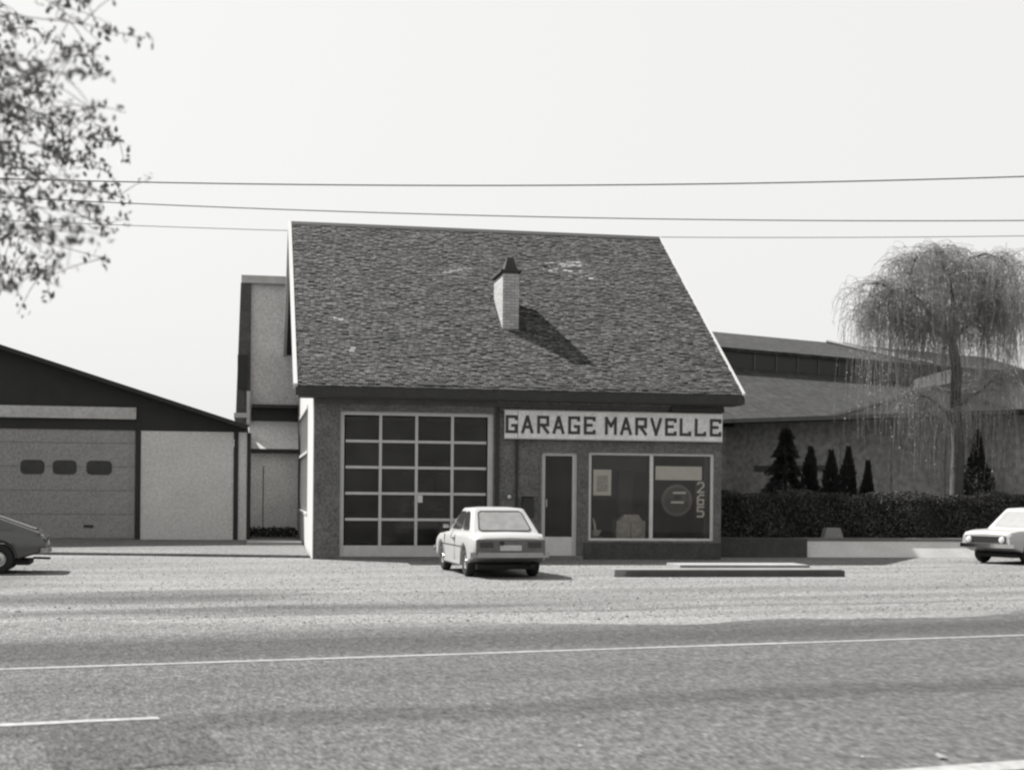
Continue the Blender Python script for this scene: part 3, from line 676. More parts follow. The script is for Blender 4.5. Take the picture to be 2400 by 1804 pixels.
# ------------------------------------------------------------------ forecourt island and slab
M_isl = mat('island_concrete', 0.16, var=0.2, scale=2, fine=0.3, fscale=20, bump=0.3)
isl = thing('pump_island', (9.77, 29.1, 0), 'long low concrete island with dark front face on the forecourt', 'island')
obj('slab', MB().hexa([(7.27, 28.62, -0.05), (12.27, 28.66, -0.05), (12.27, 29.35, -0.05), (7.27, 29.35, -0.05)], [(7.30, 28.66, 0.15), (12.24, 28.70, 0.15), (12.24, 29.32, 0.15), (7.30, 29.32, 0.15)]), M_isl, isl)
obj('dark_front_strip', MB().hexa([(7.52, 28.585, -0.02), (12.29, 28.625, -0.02), (12.29, 28.655, -0.02), (7.52, 28.615, -0.02)], [(7.52, 28.60, 0.135), (12.29, 28.64, 0.135), (12.29, 28.675, 0.135), (7.52, 28.635, 0.135)]), mat('island_front_dark', 0.06, var=0.25, scale=4, fine=0.2), isl)  # thin dark strip along the island's front face
tag(obj('concrete_slab', B(9.73, 12.9, 32.1, 33.2, -0.03, 0.07), M_conc), 'thin pale slab on the ground behind the long island', 'slab')

# ------------------------------------------------------------------ low wall, hedge, small pale blocks
tag(obj('sloped_low_wall', MB().prism([(15.05, 37.72, -0.05), (15.05, 38.16, 0.44), (15.05, 38.6, 0.44), (15.05, 38.6, -0.05)], (19, 0, 0)), M_wallw), 'pale low wall below the hedge, shaped as a sloping bank so the sun lights it', 'bank')  # low wall; front sloped only so the sun from behind lights it
tag(obj('wall_coping', B(15.0, 34, 38.14, 38.62, 0.442, 0.52), M_concd), 'grey coping along the top of the pale low wall', 'coping')
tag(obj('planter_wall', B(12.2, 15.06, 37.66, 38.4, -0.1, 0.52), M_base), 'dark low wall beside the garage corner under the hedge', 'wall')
tag(obj('stone_block', MB().hexa([(15.85, 38.5, 0.3), (16.55, 38.5, 0.3), (16.55, 38.8, 0.3), (15.85, 38.8, 0.3)], [(15.98, 38.5, 0.80), (16.38, 38.5, 0.80), (16.38, 38.8, 0.80), (15.98, 38.8, 0.80)]), M_conc), 'pale wedge-shaped stone block standing in the hedge foot', 'stone')
hr = random.Random(5); hd = MB()
HX0, HX1 = 12.5, 36
def hedge_top(x): return 1.78 + 0.06 * math.sin(x * 2.1) + 0.04 * math.sin(x * 5.3 + 1)
for k in range(46000):
    x = hr.uniform(HX0, HX1 - 8) if hr.random() < .85 else hr.uniform(HX1 - 8, HX1)
    face = hr.random()
    zt = hedge_top(x)
    if face < 0.62: y = 39.0 + abs(hr.gauss(0, 0.16)); z = hr.uniform(0.15, zt)
    elif face < 0.9: y = hr.uniform(39.0, 40.4); z = zt - abs(hr.gauss(0, 0.10))
    else: y = hr.uniform(39.0, 40.4); z = hr.uniform(0.2, zt)
    y += 0.10 * math.sin(x * 1.7) + 0.08 * math.sin(x * 4.1 + z * 3)
    e = Euler((hr.uniform(0, 6.3), hr.uniform(0, 6.3), hr.uniform(0, 6.3))).to_matrix(); s = hr.uniform(0.022, 0.055)
    a, b = e @ Vector((s, 0, 0)), e @ Vector((0, s * 0.6, 0)); pnt = Vector((x, y, z))
    hd.add([pnt - a, pnt - b, pnt + a, pnt + b], [(0, 1, 2, 3)])
hg = thing('hedge', (20, 39.6, 0), 'long dark clipped hedge behind the pale low wall', 'hedge')
tag(obj('foliage', hd, M_hedge, hg), kind='stuff')
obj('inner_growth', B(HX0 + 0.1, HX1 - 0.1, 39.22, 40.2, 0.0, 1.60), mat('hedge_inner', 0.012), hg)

# ------------------------------------------------------------------ conifers behind the hedge
def conifer(x, y, h, rad, label, seed, layered=False):
    cr = random.Random(seed); t = thing('conifer', (x, y, 0), label, 'conifer', 'small evergreens behind the hedge')
    obj('trunk', MB().tube([(x, y, 0), (x, y, h * .5), (x + 0.02, y, h * 0.97)], [0.07, 0.05, 0.012], 6), M_bark, t)
    mb = MB()
    for k in range(11000 if layered else 6000):
        fz = cr.random() ** (0.8 if layered else 0.95)
        z = 0.25 + fz * (h - 0.25)
        if layered:
            ph = (fz * 6.5) % 1.0
            r0 = rad * (1 - fz) ** 0.8 * (1.05 - 0.62 * ph) + 0.04
        else:
            r0 = rad * min(1.0, (1 - fz) * 1.9 + 0.03) * 1.25 * (0.85 + 0.15 * math.sin(fz * 14 + seed))
        th = cr.uniform(0, 6.283); rr_ = r0 * (cr.random() ** 0.35) * (1 + 0.22 * math.sin(th * 3 + fz * 9))
        pnt = Vector((x + rr_ * math.cos(th), y + rr_ * math.sin(th), z - (0.18 * rr_ if layered else -0.1 * rr_)))
        out = Vector((math.cos(th), math.sin(th), -0.25 if layered else 1.4)).normalized() * cr.uniform(0.06, 0.15)
        sd_ = Vector((cr.uniform(-1, 1), cr.uniform(-1, 1), cr.uniform(-1, 1))).normalized() * cr.uniform(0.02, 0.045)
        mb.add([pnt - sd_, pnt + out, pnt + sd_], [(0, 1, 2)])
    tag(obj('crown', mb, M_conif, t), kind='stuff')
conifer(15.95, 41.7, 3.75, 1.05, 'tallest layered spruce at the left end of the evergreen row', 1, True)
conifer(16.75, 41.7, 3.15, 0.34, 'columnar evergreen touching the right side of the spruce', 2)
conifer(17.42, 41.7, 3.05, 0.30, 'columnar evergreen third from the left behind the hedge', 3)
conifer(17.98, 41.7, 3.18, 0.30, 'columnar evergreen fourth from the left behind the hedge', 4)
conifer(18.62, 41.7, 2.75, 0.20, 'smallest thin evergreen at the right end of the clustered row', 5)
conifer(22.0, 41.2, 3.75, 0.42, 'lone tall columnar evergreen beneath the willow', 6)

# ------------------------------------------------------------------ buildings on the right
def ray(u, v):
    a, b = u - 1200, v - 1155.0; cr, sr = math.cos(ROLL), math.sin(ROLL)
    x = (cr * a + sr * b) / 3370.3; y = (-sr * a + cr * b) / 3370.3
    c, s = math.cos(YAW), math.sin(YAW)
    return Vector((c * x + s, -s * x + c, -y))
def at(u, v, d): return ray(u, v) * d + Vector((0, 0, CAM_H))
# long low shed, front wall running obliquely
pa, pb = at(1640, 987, 52.8), at(2500, 960, 43.6)
dirv = Vector((pb.x - pa.x, pb.y - pa.y, 0)).normalized(); nrm = Vector((-dirv.y, dirv.x, 0))
if nrm.y < 0: nrm = -nrm
ln = (Vector((pb.x, pb.y, 0)) - Vector((pa.x, pa.y, 0))).length
def LB(o, d, n, l0, l1, t0, t1, z0, z1):
    pts = [Vector((o.x, o.y, 0)) + d * l + n * t for l, t in ((l0, t0), (l1, t0), (l1, t1), (l0, t1))]
    return MB().hexa([(q.x, q.y, z0) for q in pts], [(q.x, q.y, z1) for q in pts])
zs = 4.40
ls = thing('long_shed', (pa.x, pa.y, 0), 'long low grey shed with flat dark eaves behind the evergreens', 'shed')
obj('wall', LB(pa, dirv, nrm, 0, ln + 8, 0, 2.2, 0, zs - 0.14), M_rwall, ls)
obj('flat_roof', LB(pa, dirv, nrm, -0.3, ln + 8.3, -0.75, 2.3, zs - 0.138, zs + 0.0), M_dark, ls)
obj('window_band', LB(pa, dirv, nrm, 2.4, 5.2, -0.03, -0.002, 2.55, 2.75), M_soffit, ls)
for k in range(1, 9): obj('pilaster', LB(pa, dirv, nrm, k * 1.9, k * 1.9 + 0.12, -0.05, -0.002, 0, zs - 0.14), M_rwall, ls)
# hall with raised roof light strip
ra_, rb_ = at(1600, 776, 64.2), at(2310, 829, 76.0)
hz = 9.1
hd_ = Vector((rb_.x - ra_.x, rb_.y - ra_.y, 0)).normalized(); hn = Vector((-hd_.y, hd_.x, 0))
if hn.y < 0: hn = -hn
hl = (Vector((rb_.x, rb_.y, 0)) - Vector((ra_.x, ra_.y, 0))).length
hh = thing('factory_hall', (ra_.x, ra_.y, 0), 'long dark roofed hall with a black clerestory strip behind the garage', 'hall')
O_ = Vector((ra_.x, ra_.y, 0))
def HP(l, t, z): q = O_ + hd_ * l + hn * t; return (q.x, q.y, z)
def slab(l0, l1, t0, z0, t1, z1, th=0.15):
    return MB().hexa([HP(l0, t0, z0 - th), HP(l1, t0, z0 - th), HP(l1, t1, z1 - th), HP(l0, t1, z1 - th)], [HP(l0, t0, z0), HP(l1, t0, z0), HP(l1, t1, z1), HP(l0, t1, z1)])
obj('upper_roof', slab(-9, hl, -3.6, 7.95, 0, hz), M_rroof, hh)
obj('rear_roof', slab(-9, hl, 12, 4.4, 0.003, hz), M_rroof, hh)
cl = obj('clerestory', slab(-9, hl * 0.62, -3.5, 7.82, -3.2, 7.82, 0.85), M_black, hh)
for k in range(9): obj('mullion', slab(1 + k * 1.3, 1.07 + k * 1.3, -3.53, 7.8, -3.502, 7.8, 0.8), M_soffit, cl)
obj('lower_roof', slab(-9, hl, -10.5, 4.3, -3.19, 7.25), M_rroof, hh)
obj('infill_wall', slab(hl * 0.62 + 0.01, hl, -3.5, 7.82, -3.2, 7.82, 0.85), M_rroof, hh)
obj('end_wall', MB().prism([HP(hl - 0.3, -10.2, 0), HP(hl - 0.3, 11.8, 0), HP(hl - 0.3, 11.8, 4.2), HP(hl - 0.3, 0, hz - 0.2), HP(hl - 0.3, -10.2, 4.1)], hd_ * 0.25), M_rwall, hh)
obj('front_wall', LB(O_ + hn * -10.2, hd_, hn, -9, hl - 0.32, 0, 0.2, 0, 4.1), M_rwall, hh)
for k, (lo, l1_) in enumerate(((9.0, 11.4), (10.1, 12.5))):
    a_, b_ = Vector(HP(lo, -0.1, hz + 0.05)), Vector(HP(l1_, -3.55, 8.06))
    obj('roof_rail', MB().tube([a_, b_], 0.08, 6), M_verge, hh)
obj('vent_pipe', MB().tube([HP(10.6, 0.3, hz - 0.1), HP(10.6, 0.3, hz + 0.9)], 0.03, 6), M_trim, hh)
# pale gable and dark block further right
pg = thing('pale_gable_shed', at(2180, 1100, 53), 'pale gabled shed showing above the long low shed behind the willow', 'shed')
gpts = [at(1925, 985, 53), at(2190, 908, 53), at(2470, 985, 53)]
gy = gpts[0].y
vd = ray(2200, 1000); vd.z = 0; vd.normalize()
poly = [(q.x, q.y, q.z) for q in gpts] + [(gpts[-1].x, gpts[-1].y, 0), (gpts[0].x, gpts[0].y, 0)]
obj('gable_wall', MB().prism(poly, vd * 0.3), M_pale, pg)
for a_, b_ in zip(gpts[:-1], gpts[1:]):
    n0 = -vd * 0.15; up = Vector((0, 0, 0.10))
    obj('roof', MB().hexa([a_ + n0, b_ + n0, b_ + vd * 6, a_ + vd * 6], [a_ + n0 + up, b_ + n0 + up, b_ + vd * 6 + up, a_ + vd * 6 + up]), M_pale, pg)
db = thing('dark_roofed_block', at(2400, 1100, 58.5), 'dark flat-roofed block beyond the willow at the right edge', 'building')
qa, qb = at(2225, 866, 58.5), at(2700, 885, 58.5)
dd = Vector((qb.x - qa.x, qb.y - qa.y, 0)).normalized(); dn = Vector((-dd.y, dd.x, 0)); dl = (Vector((qb.x, qb.y, 0)) - Vector((qa.x, qa.y, 0))).length
obj('fascia', LB(qa, dd, dn, 0, dl, -0.2, 5.2, qa.z - 0.55, qa.z), M_soffit, db)
obj('wall', LB(qa, dd, dn, 0.3, dl - 0.3, 0, 5, 0, qa.z - 0.552), M_rwall, db)

# ------------------------------------------------------------------ trees
def grow(mb, p, d, length, rad, rg_, n=6, droop=0.0, wander=0.25, sides=6, tip=0.35):
    pts = [Vector(p)]; d = Vector(d).normalized()
    for i in range(n):
        d = (d + Vector((rg_.uniform(-1, 1), rg_.uniform(-1, 1), rg_.uniform(-1, 1))) * wander * 0.4 + Vector((0, 0, -droop))).normalized()
        pts.append(pts[-1] + d * length / n)
    rads = [rad * (1 - (1 - tip) * i / n) for i in range(n + 1)]
    mb.tube(pts, rads, sides)
    return pts, d
# weeping willow, bare but for spring catkins
WD = 43.8
wb = at(2238, 1255, WD); wb.z = 0
wt = thing('weeping_willow', wb, 'weeping willow with thin bare hanging twigs behind the hedge', 'tree')
wr = random.Random(4)
tr = MB()
fork = at(2232, 800, WD)
tr.tube([wb, wb + Vector((0.02, 0, 1.2)), at(2246, 1050, WD), at(2238, 950, WD), at(2243, 870, WD), fork], [0.26, 0.22, 0.19, 0.16, 0.15, 0.14], 9)
limbs = [(fork, (2180, 740), (2140, 690), 0.10), (fork, (2235, 720), (2225, 650), 0.10), (fork, (2290, 745), (2325, 690), 0.09),
         (at(2140, 690, WD), (2090, 680), (2040, 665), 0.06), (at(2140, 690, WD), (2135, 640), (2150, 600), 0.06), (at(2225, 650, WD), (2200, 610), (2190, 585), 0.05),
         (at(2225, 650, WD), (2260, 620), (2290, 600), 0.05), (at(2325, 690, WD), (2345, 660), (2362, 650), 0.05), (at(2325, 690, WD), (2340, 720), (2375, 745), 0.05),
         (at(2240, 1000, WD), (2200, 950), (2150, 925), 0.055), (at(2240, 960, WD), (2300, 915), (2350, 880), 0.05), (fork, (2150, 770), (2080, 745), 0.06), (at(2325, 690, WD), (2360, 700), (2388, 720), 0.04), (at(2290, 600, WD), (2330, 600), (2365, 625), 0.04),
         (at(2090, 680, WD), (2070, 715), (2052, 735), 0.04), (at(2190, 585, WD), (2180, 590), (2140, 610), 0.03), (fork, (2260, 690), (2280, 640), 0.06), (fork, (2110, 730), (2060, 690), 0.05)]
tips = []
for (a, m_, e, r_) in limbs:
    dz = wr.uniform(-1.3, 1.3)
    dm_ = Vector((-ray(*m_).y, 0, 0)) * 0
    pm, pe = at(*m_, WD + dz * 0.5), at(*e, WD + dz)
    a = Vector(a)
    pts = [a.lerp(pm, 0.5) + Vector((0, 0, 0.08)), pm, pm.lerp(pe, 0.5) + Vector((0, 0, 0.1)), pe]
    tr.tube([a] + pts, [r_, r_ * .85, r_ * .7, r_ * .5, r_ * .32], 6)
    tips += [(q, 0.3 + 0.2 * i) for i, q in enumerate([a.lerp(pm, 0.7)] + pts[1:])]
br = MB(); strands = []
for (q, k) in tips:
    for j in range(6):
        th = wr.uniform(0, 6.283)
        d = Vector((math.cos(th), math.sin(th), wr.uniform(-0.1, 0.55)))
        pts, dd_ = grow(br, q, d, wr.uniform(0.5, 1.25), 0.016, wr, 6, droop=0.13, wander=0.5, sides=4, tip=0.3)
        strands += [pts[2], pts[3], pts[4], pts[5], pts[6]]
tw = MB()
lv = MB()
for q in strands:
    for j in range(3):
        th = wr.uniform(0, 6.283); Lh = wr.uniform(0.25, 1.4) if wr.random() < .80 else wr.uniform(1.2, 4.0)
        out = Vector((math.cos(th), math.sin(th), 0.5)) * wr.uniform(0.1, 0.6)
        pts = [Vector(q)]; n = 5
        for i in range(1, n + 1):
            t = i / n
            pts.append(Vector(q) + out * (1 - (1 - t) ** 2) * 1.2 + Vector((wr.uniform(-.04, .04), wr.uniform(-.04, .04), 0.12 * math.sin(t * 3.14) - Lh * t ** 1.3)))
        if pts[-1].z < 1.9: continue
        tw.tube(pts, [0.0055, 0.005, 0.005, 0.0045, 0.004, 0.003], 3, cap=False)
        for k in range(int(Lh * 4)):
            t = wr.random() * (n - 0.01); i = int(t); p_ = pts[i].lerp(pts[i + 1], t - i)
            s = wr.uniform(0.015, 0.035); e = Vector((wr.uniform(-1, 1), wr.uniform(-1, 1), -0.6)).normalized()
            sd_ = e.orthogonal() * s * 0.4
            lv.add([p_, p_ + e * s + sd_, p_ + e * s * 2.2, p_ + e * s - sd_], [(0, 1, 2, 3)])
obj('trunk', tr, M_bark, wt, 50)
cr_ = obj('crown', br, M_willow, wt)
tag(obj('hanging_twigs', tw, M_willow, cr_), kind='stuff')
tag(obj('catkins', lv, M_willow, cr_), kind='stuff')

# bare bush-like tree at the right edge far behind
bt = at(2420, 1200, 50); bt.z = 0
ft = thing('bare_tree', bt, 'small twiggy tree cut by the right edge beyond the willow', 'tree')
tr = MB(); tp, td = grow(tr, bt, (0, 0, 1), 4.8, 0.14, wr, 6, 0, 0.1, 7); obj('trunk', tr, M_bark, ft)
br = MB()
def rec(p, d, L_, r_, k):
    pts, d2 = grow(br, p, d, L_, r_, wr, 4, 0, 0.6, 4)
    if k == 0: return
    for j in range(4):
        q = pts[wr.randrange(1, 5)]
        rec(q, (d2 + Vector((wr.uniform(-1, 1), wr.uniform(-1, 1), wr.uniform(-.3, .8))) * 0.9), L_ * 0.66, r_ * 0.5, k - 1)
for j in range(5): rec(tp[3 + j % 4], Vector((wr.uniform(-1, 1), wr.uniform(-1, 1), 0.9)), 1.7, 0.05, 3)
tag(obj('crown', br, M_willow, ft), kind='stuff')

# near roadside tree: only its young-leaved branches reach into the frame
lr = random.Random(17)
TD = 6.0
tb = at(-760, 1155, TD); tb.z = 0
lt = thing('roadside_tree', tb, 'near tree whose small-leaved branches hang in from the upper left', 'tree')
tr = MB(); tpts = [tb, tb + Vector((0.05, 0, 1.5)), tb + Vector((0.1, 0.05, 3.0)), tb + Vector((0.1, 0.1, 4.6)), tb + Vector((0.05, 0.1, 6.5))]
tr.tube(tpts, [0.17, 0.14, 0.12, 0.09, 0.04], 10)
trunk_o = obj('trunk', tr, M_bark, lt, 50)
br = MB(); leaves = []
ends = [(130, 15, 0.9), (320, 70, 0.6), (215, 130, 1), (250, 165, 1), (200, 245, 1), (130, 290, 1), (75, 285, 1), (160, 350, 1), (265, 335, .8), (280, 330, .6), (240, 400, 1), (235, 455, 1), (285, 470, .9),
        (275, 540, .9), (250, 610, .9), (195, 560, 1), (130, 635, .9), (90, 545, 1), (60, 640, .6), (45, 690, .35), (60, 480, 1), (110, 420, 1), (40, 370, 1), (90, 200, 1), (140, 100, 1), (40, 60, 1), (30, 150, 1), (20, 250, 1), (10, 560, 1),
        (-80, 100, 1), (-120, 300, 1), (-90, 480, 1), (-60, 620, .7), (-200, 200, 1), (-200, 500, 1), (60, -90, 1), (-60, -150, 1), (-250, -100, 1), (150, -120, .6), (-400, -200, 1), (-500, 100, 1), (-900, -100, 1), (-1100, 150, 1), (-1200, 400, 1), (-1000, 550, 1), (-600, 500, 1), (-800, 300, 1)]
def add_leaf(p, s):
    leaves.append((p, Euler((lr.uniform(0, 6.3), lr.uniform(0, 6.3), lr.uniform(0, 6.3))), s))
for (u, v, dens) in ends:
    dd_ = TD + lr.uniform(-1.1, 1.6)
    e = at(u, v, dd_)
    k = min(0.98, max(0.45, (e.z - 0.7) / 6.5)); hz_ = e.z + lr.uniform(-0.5, 0.35)
    s0 = Vector((tb.x + 0.08, tb.y + 0.05, min(6.2, max(2.4, hz_))))
    dist = (e - s0).length
    mid = s0.lerp(e, 0.55) + Vector((0, 0, 0.12 * dist + lr.uniform(-.1, .1)))
    pts = []
    for i in range(9):
        t = i / 8; q = s0 * (1 - t) ** 2 + mid * 2 * t * (1 - t) + e * t * t
        pts.append(q + Vector((lr.uniform(-1, 1), lr.uniform(-1, 1), lr.uniform(-1, 1))) * 0.03 * min(1, t * 3))
    br.tube(pts, [0.013 * (1 - t / 8) ** 2.2 + 0.0018 for t in range(9)], 5)
    for j in range(int(27 * dens)):
        t = 1 - 0.6 * lr.random() ** 1.1 if j > 2 else 1.0 - 0.03 * j
        i = min(7, int(t * 8)); q = pts[i].lerp(pts[i + 1], t * 8 - i)
        d = Vector((lr.uniform(-1, 1), lr.uniform(-1, 1), lr.uniform(-1, .7))).normalized()
        L_ = lr.uniform(0.03, 0.30) if j > 2 else 0.01
        tpz = q + d * L_
        br.tube([q, q.lerp(tpz, .5) + Vector((0, 0, 0.01)), tpz], [0.0026, 0.002, 0.0014], 3, cap=False)
        for m in range(lr.randint(3, 7)):
            add_leaf(q.lerp(tpz, lr.uniform(0.7, 1.0)) + Vector((lr.uniform(-1, 1), lr.uniform(-1, 1), lr.uniform(-1, 1))) * 0.032, lr.uniform(0.010, 0.020))
cr_ = obj('crown', br, M_bark, lt)
lm = MB().add([(-1, 0, 0), (-0.3, -0.55, 0.08), (0.45, -0.42, 0.1), (1.15, 0, -0.1), (0.45, 0.42, 0.1), (-0.3, 0.55, 0.08), (0.1, 0, -0.06)], [(0, 1, 6), (1, 2, 6), (2, 3, 6), (3, 4, 6), (4, 5, 6), (5, 0, 6)])
me_leaf = lm.mesh('leaf')
cm = Matrix.Rotation(YAW, 3, 'Z')
inf, outf = [], []
for L_ in leaves:
    c = cm @ (L_[0] - Vector((0, 0, CAM_H)))
    (inf if c.x / c.y > -1200 / 3370 and c.z / c.y < 1155 / 3370 else outf).append(L_)
inf.sort(key=lambda a: -a[2])
mass = MB()
for i, (p_, e, s) in enumerate(inf + outf):
    if i < 300:
        o = place('leaf', me_leaf, M_leaf, p_, cr_, e); o.scale = (s, s, s)
    else:
        mt = e.to_matrix() * s
        mass.add([mt @ Vector(v) + p_ for v in lm.v], lm.f)
tag(obj('leaf_mass', mass, M_leaff, cr_), kind='stuff')

# ------------------------------------------------------------------ overhead cables along the road
def cable(label, pts_uv, dist, r_):
    a, m_, b = [at(u, v, dist) for u, v in pts_uv]
    # parabola through three points, parameter along the line
    d = Vector((b.x - a.x, b.y - a.y, 0)); L_ = d.length; d.normalize()
    tm = Vector((m_.x - a.x, m_.y - a.y, 0)).dot(d)
    A2 = ((b.z - a.z) / L_ - (m_.z - a.z) / tm) / (L_ - tm); B2 = (m_.z - a.z) / tm - A2 * tm
    pts = []
    for i in range(-16, 41):
        s = i * L_ / 24; pts.append((a.x + d.x * s, a.y + d.y * s, a.z + B2 * s + A2 * s * s))
    tag(obj('overhead_cable', MB().tube(pts, r_, 5), M_cable), label, 'cable', 'overhead cables crossing the sky')
cable('topmost and darkest of the three overhead cables', [(0, 419), (1200, 435), (2400, 414)], 24, 0.011)
cable('middle overhead cable running just above the garage ridge', [(0, 462), (1200, 507), (2400, 517)], 24.4, 0.009)
cable('lowest faint overhead cable level with the garage ridge', [(0, 516), (1200, 552), (2400, 553)], 54, 0.013)

# ------------------------------------------------------------------ cars
def interp(x, tab):
    if x <= tab[0][0]: return tab[0][1]
    for (a, b) in zip(tab[:-1], tab[1:]):
        if x <= b[0]:
            t = (x - a[0]) / (b[0] - a[0]); t = t * t * (3 - 2 * t) * 0.5 + t * 0.5
            return a[1] + (b[1] - a[1]) * t
    return tab[-1][1]

def make_car(name, label, loc, heading, paint, L_=4.1, HW=0.79, H_=1.37, top=None, cab=None, wheels=(-1.22, 1.22), rear_glass=None, hatch=False):
    """local +X is forward; every part is built in local space then turned by the thing's rotation"""
    t = thing(name, loc, label, 'car'); t.rotation_euler = (0, 0, heading)
    ORIG[t.name] = Vector((0, 0, 0))
    h = L_ / 2
    N_ = 84; rings = []
    for i in range(N_ + 1):
        x = -h + L_ * i / N_
        e = min(x + h, h - x)
        wf_ = 0.90 + 0.10 * min(1, (e / 0.35)) ** 0.5 if e < 0.35 else 1.0
        hw = HW * wf_
        zt = interp(x, top)
        zb = 0.21 + 0.24 * max(0, 1 - e / 0.75)
        for wx in wheels:
            dx = abs(x - wx)
            if dx < 0.355: zb = max(zb, 0.29 + math.sqrt(0.355 ** 2 - dx * dx))
        zsh = zt - 0.085
        zm = 0.56
        zb = min(zb, zsh - 0.06)
        fl = max(0.27, 0.24 + 0.24 * max(0, 1 - e / 0.75))
        rings.append([(x, 0, fl), (x, hw - 0.22, fl), (x, hw - 0.22, max(zb, fl + 0.002)), (x, hw - 0.035, zb), (x, hw - 0.008, zb + 0.03), (x, hw, max(zb + 0.04, zm)), (x, hw - 0.012, zsh - 0.04), (x, hw - 0.03, zsh), (x, hw - 0.075, zt - 0.025), (x, hw - 0.20, zt), (x, 0, zt + 0.015)])
    mb = MB(); m = len(rings[0])
    for sgn in (1, -1):
        vs = [(p_[0], p_[1] * sgn, p_[2]) for r_ in rings for p_ in r_]
        fs = [(i * m + k, i * m + k + 1, (i + 1) * m + k + 1, (i + 1) * m + k) for i in range(N_) for k in range(m - 1)]
        fs += [tuple(range(m)), tuple(N_ * m + k for k in range(m))]
        mb.add(vs, fs)
    me = mb.mesh('body')
    bm = bmesh.new(); bm.from_mesh(me); bmesh.ops.remove_doubles(bm, verts=bm.verts, dist=0.0005)
    bmesh.ops.recalc_face_normals(bm, faces=bm.faces)
    for fc in bm.faces: fc.smooth = True
    for ed_ in bm.edges: ed_.smooth = len(ed_.link_faces) == 2 and ed_.calc_face_angle(3.2) < R(32)
    bm.to_mesh(me); bm.free()
    body = place('body', me, paint, (0, 0, 0), t)
    # cabin
    xb0, xb1, xt0, xt1, hb, ht, z0, z1 = cab
    def rrect(x0, x1, hw, r_, z, bow=0.0):
        out = []
        for (cx_, cy_, a0) in ((x1 - r_, hw - r_, 0), (x0 + r_, hw - r_, 90), (x0 + r_, -hw + r_, 180), (x1 - r_, -hw + r_, 270)):
            for k in range(5):
                a = R(a0 + k * 22.5); out.append((cx_ + r_ * math.cos(a), cy_ + r_ * math.sin(a), z))
        return out
    cabm = MB(); rgs = []
    for fz, ins, r_ in ((-0.12, 0, 0.06), (0.0, 0, 0.06), (0.5, 0, 0.07), (0.90, 0.0, 0.09), (0.975, 0.02, 0.11), (1.0, 0.06, 0.12)):
        zz_ = z0 + (z1 - z0) * fz; q = min(1, max(fz, 0) / 0.92) if fz < 0.92 else 1.0
        rgs.append(rrect(xb0 + (xt0 - xb0) * q + ins, xb1 + (xt1 - xb1) * q - ins, hb + (ht - hb) * q - ins, r_, zz_))
    x0_, x1_ = xt0 + 0.25, xt1 - 0.25
    rgs.append(rrect(x0_, x1_, ht - 0.28, 0.1, z1 + 0.022))
    n = 20
    vs = [p_ for r_ in rgs for p_ in r_]
    fs = [(i * n + k, i * n + (k + 1) % n, (i + 1) * n + (k + 1) % n, (i + 1) * n + k) for i in range(len(rgs) - 1) for k in range(n)] + [tuple((len(rgs) - 1) * n + k for k in range(n))]
    cabm.add(vs, fs)
    place('cabin', cabm.mesh('cabin', (0, 0, 0), 38), paint, (0, 0, 0), t)
    ztop = z0 + 0.92 * (z1 - z0)
    def face(c0, c1, c2, c3, s0, s1, t0, t1, off):          # bilinear panel on a cabin face
        c0, c1, c2, c3 = map(Vector, (c0, c1, c2, c3))
        nr = (c1 - c0).cross(c3 - c0).normalized() * off
        P_ = lambda s, v: (c0 * (1 - s) + c1 * s) * (1 - v) + (c3 * (1 - s) + c2 * s) * v + nr
        r_ = 0.05
        pts = [P_(s0 + r_, t0), P_(s1 - r_, t0), P_(s1, t0 + r_ * 1.5), P_(s1, t1 - r_ * 1.5), P_(s1 - r_, t1), P_(s0 + r_, t1), P_(s0, t1 - r_ * 1.5), P_(s0, t0 + r_ * 1.5)]
        return MB().prism(pts, -nr * 0.8)
    for sgn in (1, -1):
        c = [(xb0, hb * sgn, z0), (xb1, hb * sgn, z0), (xt1, ht * sgn, ztop), (xt0, ht * sgn, ztop)]
        o = 0.010 * sgn * -1
        for s0, s1 in ((0.10, 0.40), (0.44, 0.90)):
            gl = face(*c, s0, s1, 0.10, 0.93, o)
            w_o = place('side_window', gl.mesh('side_window'), M_cglass, (0, 0, 0), t)
    c = [(xb0, -hb, z0), (xb0, hb, z0), (xt0, ht, ztop), (xt0, -ht, ztop)]
    place('rear_window', face(*c, 0.11, 0.89, 0.10, 0.92, -0.010).mesh('rear_window'), rear_glass or M_cglass, (0, 0, 0), t)
    c = [(xb1, -hb, z0), (xb1, hb, z0), (xt1, ht, ztop), (xt1, -ht, ztop)]
    place('windscreen', face(*c, 0.09, 0.91, 0.08, 0.93, 0.010).mesh('windscreen'), rear_glass or M_cglass, (0, 0, 0), t)
    # bumpers, lamps, plate, grille
    def bumper(x, s, z):
        mbp = MB(); pts = []
        for k in range(-8, 9):
            y = k / 8 * (HW + 0.01); pts.append((x - s * 0.10 * (abs(k) / 8) ** 3, y))
        for (a, b) in zip(pts[:-1], pts[1:]):
            mbp.hexa([(a[0] - 0.03, a[1], z - 0.05), (a[0] + 0.03, a[1], z - 0.05), (b[0] + 0.03, b[1], z - 0.05), (b[0] - 0.03, b[1], z - 0.05)],
                     [(a[0] - 0.02, a[1], z + 0.05), (a[0] + 0.02, a[1], z + 0.05), (b[0] + 0.02, b[1], z + 0.05), (b[0] - 0.02, b[1], z + 0.05)])
        return mbp
    place('rear_bumper', bumper(-h - 0.05, -1, 0.47).mesh('rear_bumper', (0, 0, 0)), M_bump, (0, 0, 0), t)
    place('front_bumper', bumper(h + 0.05, 1, 0.47).mesh('front_bumper', (0, 0, 0)), M_chrome, (0, 0, 0), t)
    ze_r, ze_f = top[0][1], top[-1][1]
    tp_ = B(-h - 0.014, -h - 0.002, -0.705, 0.705, 0.46, ze_r - 0.03)
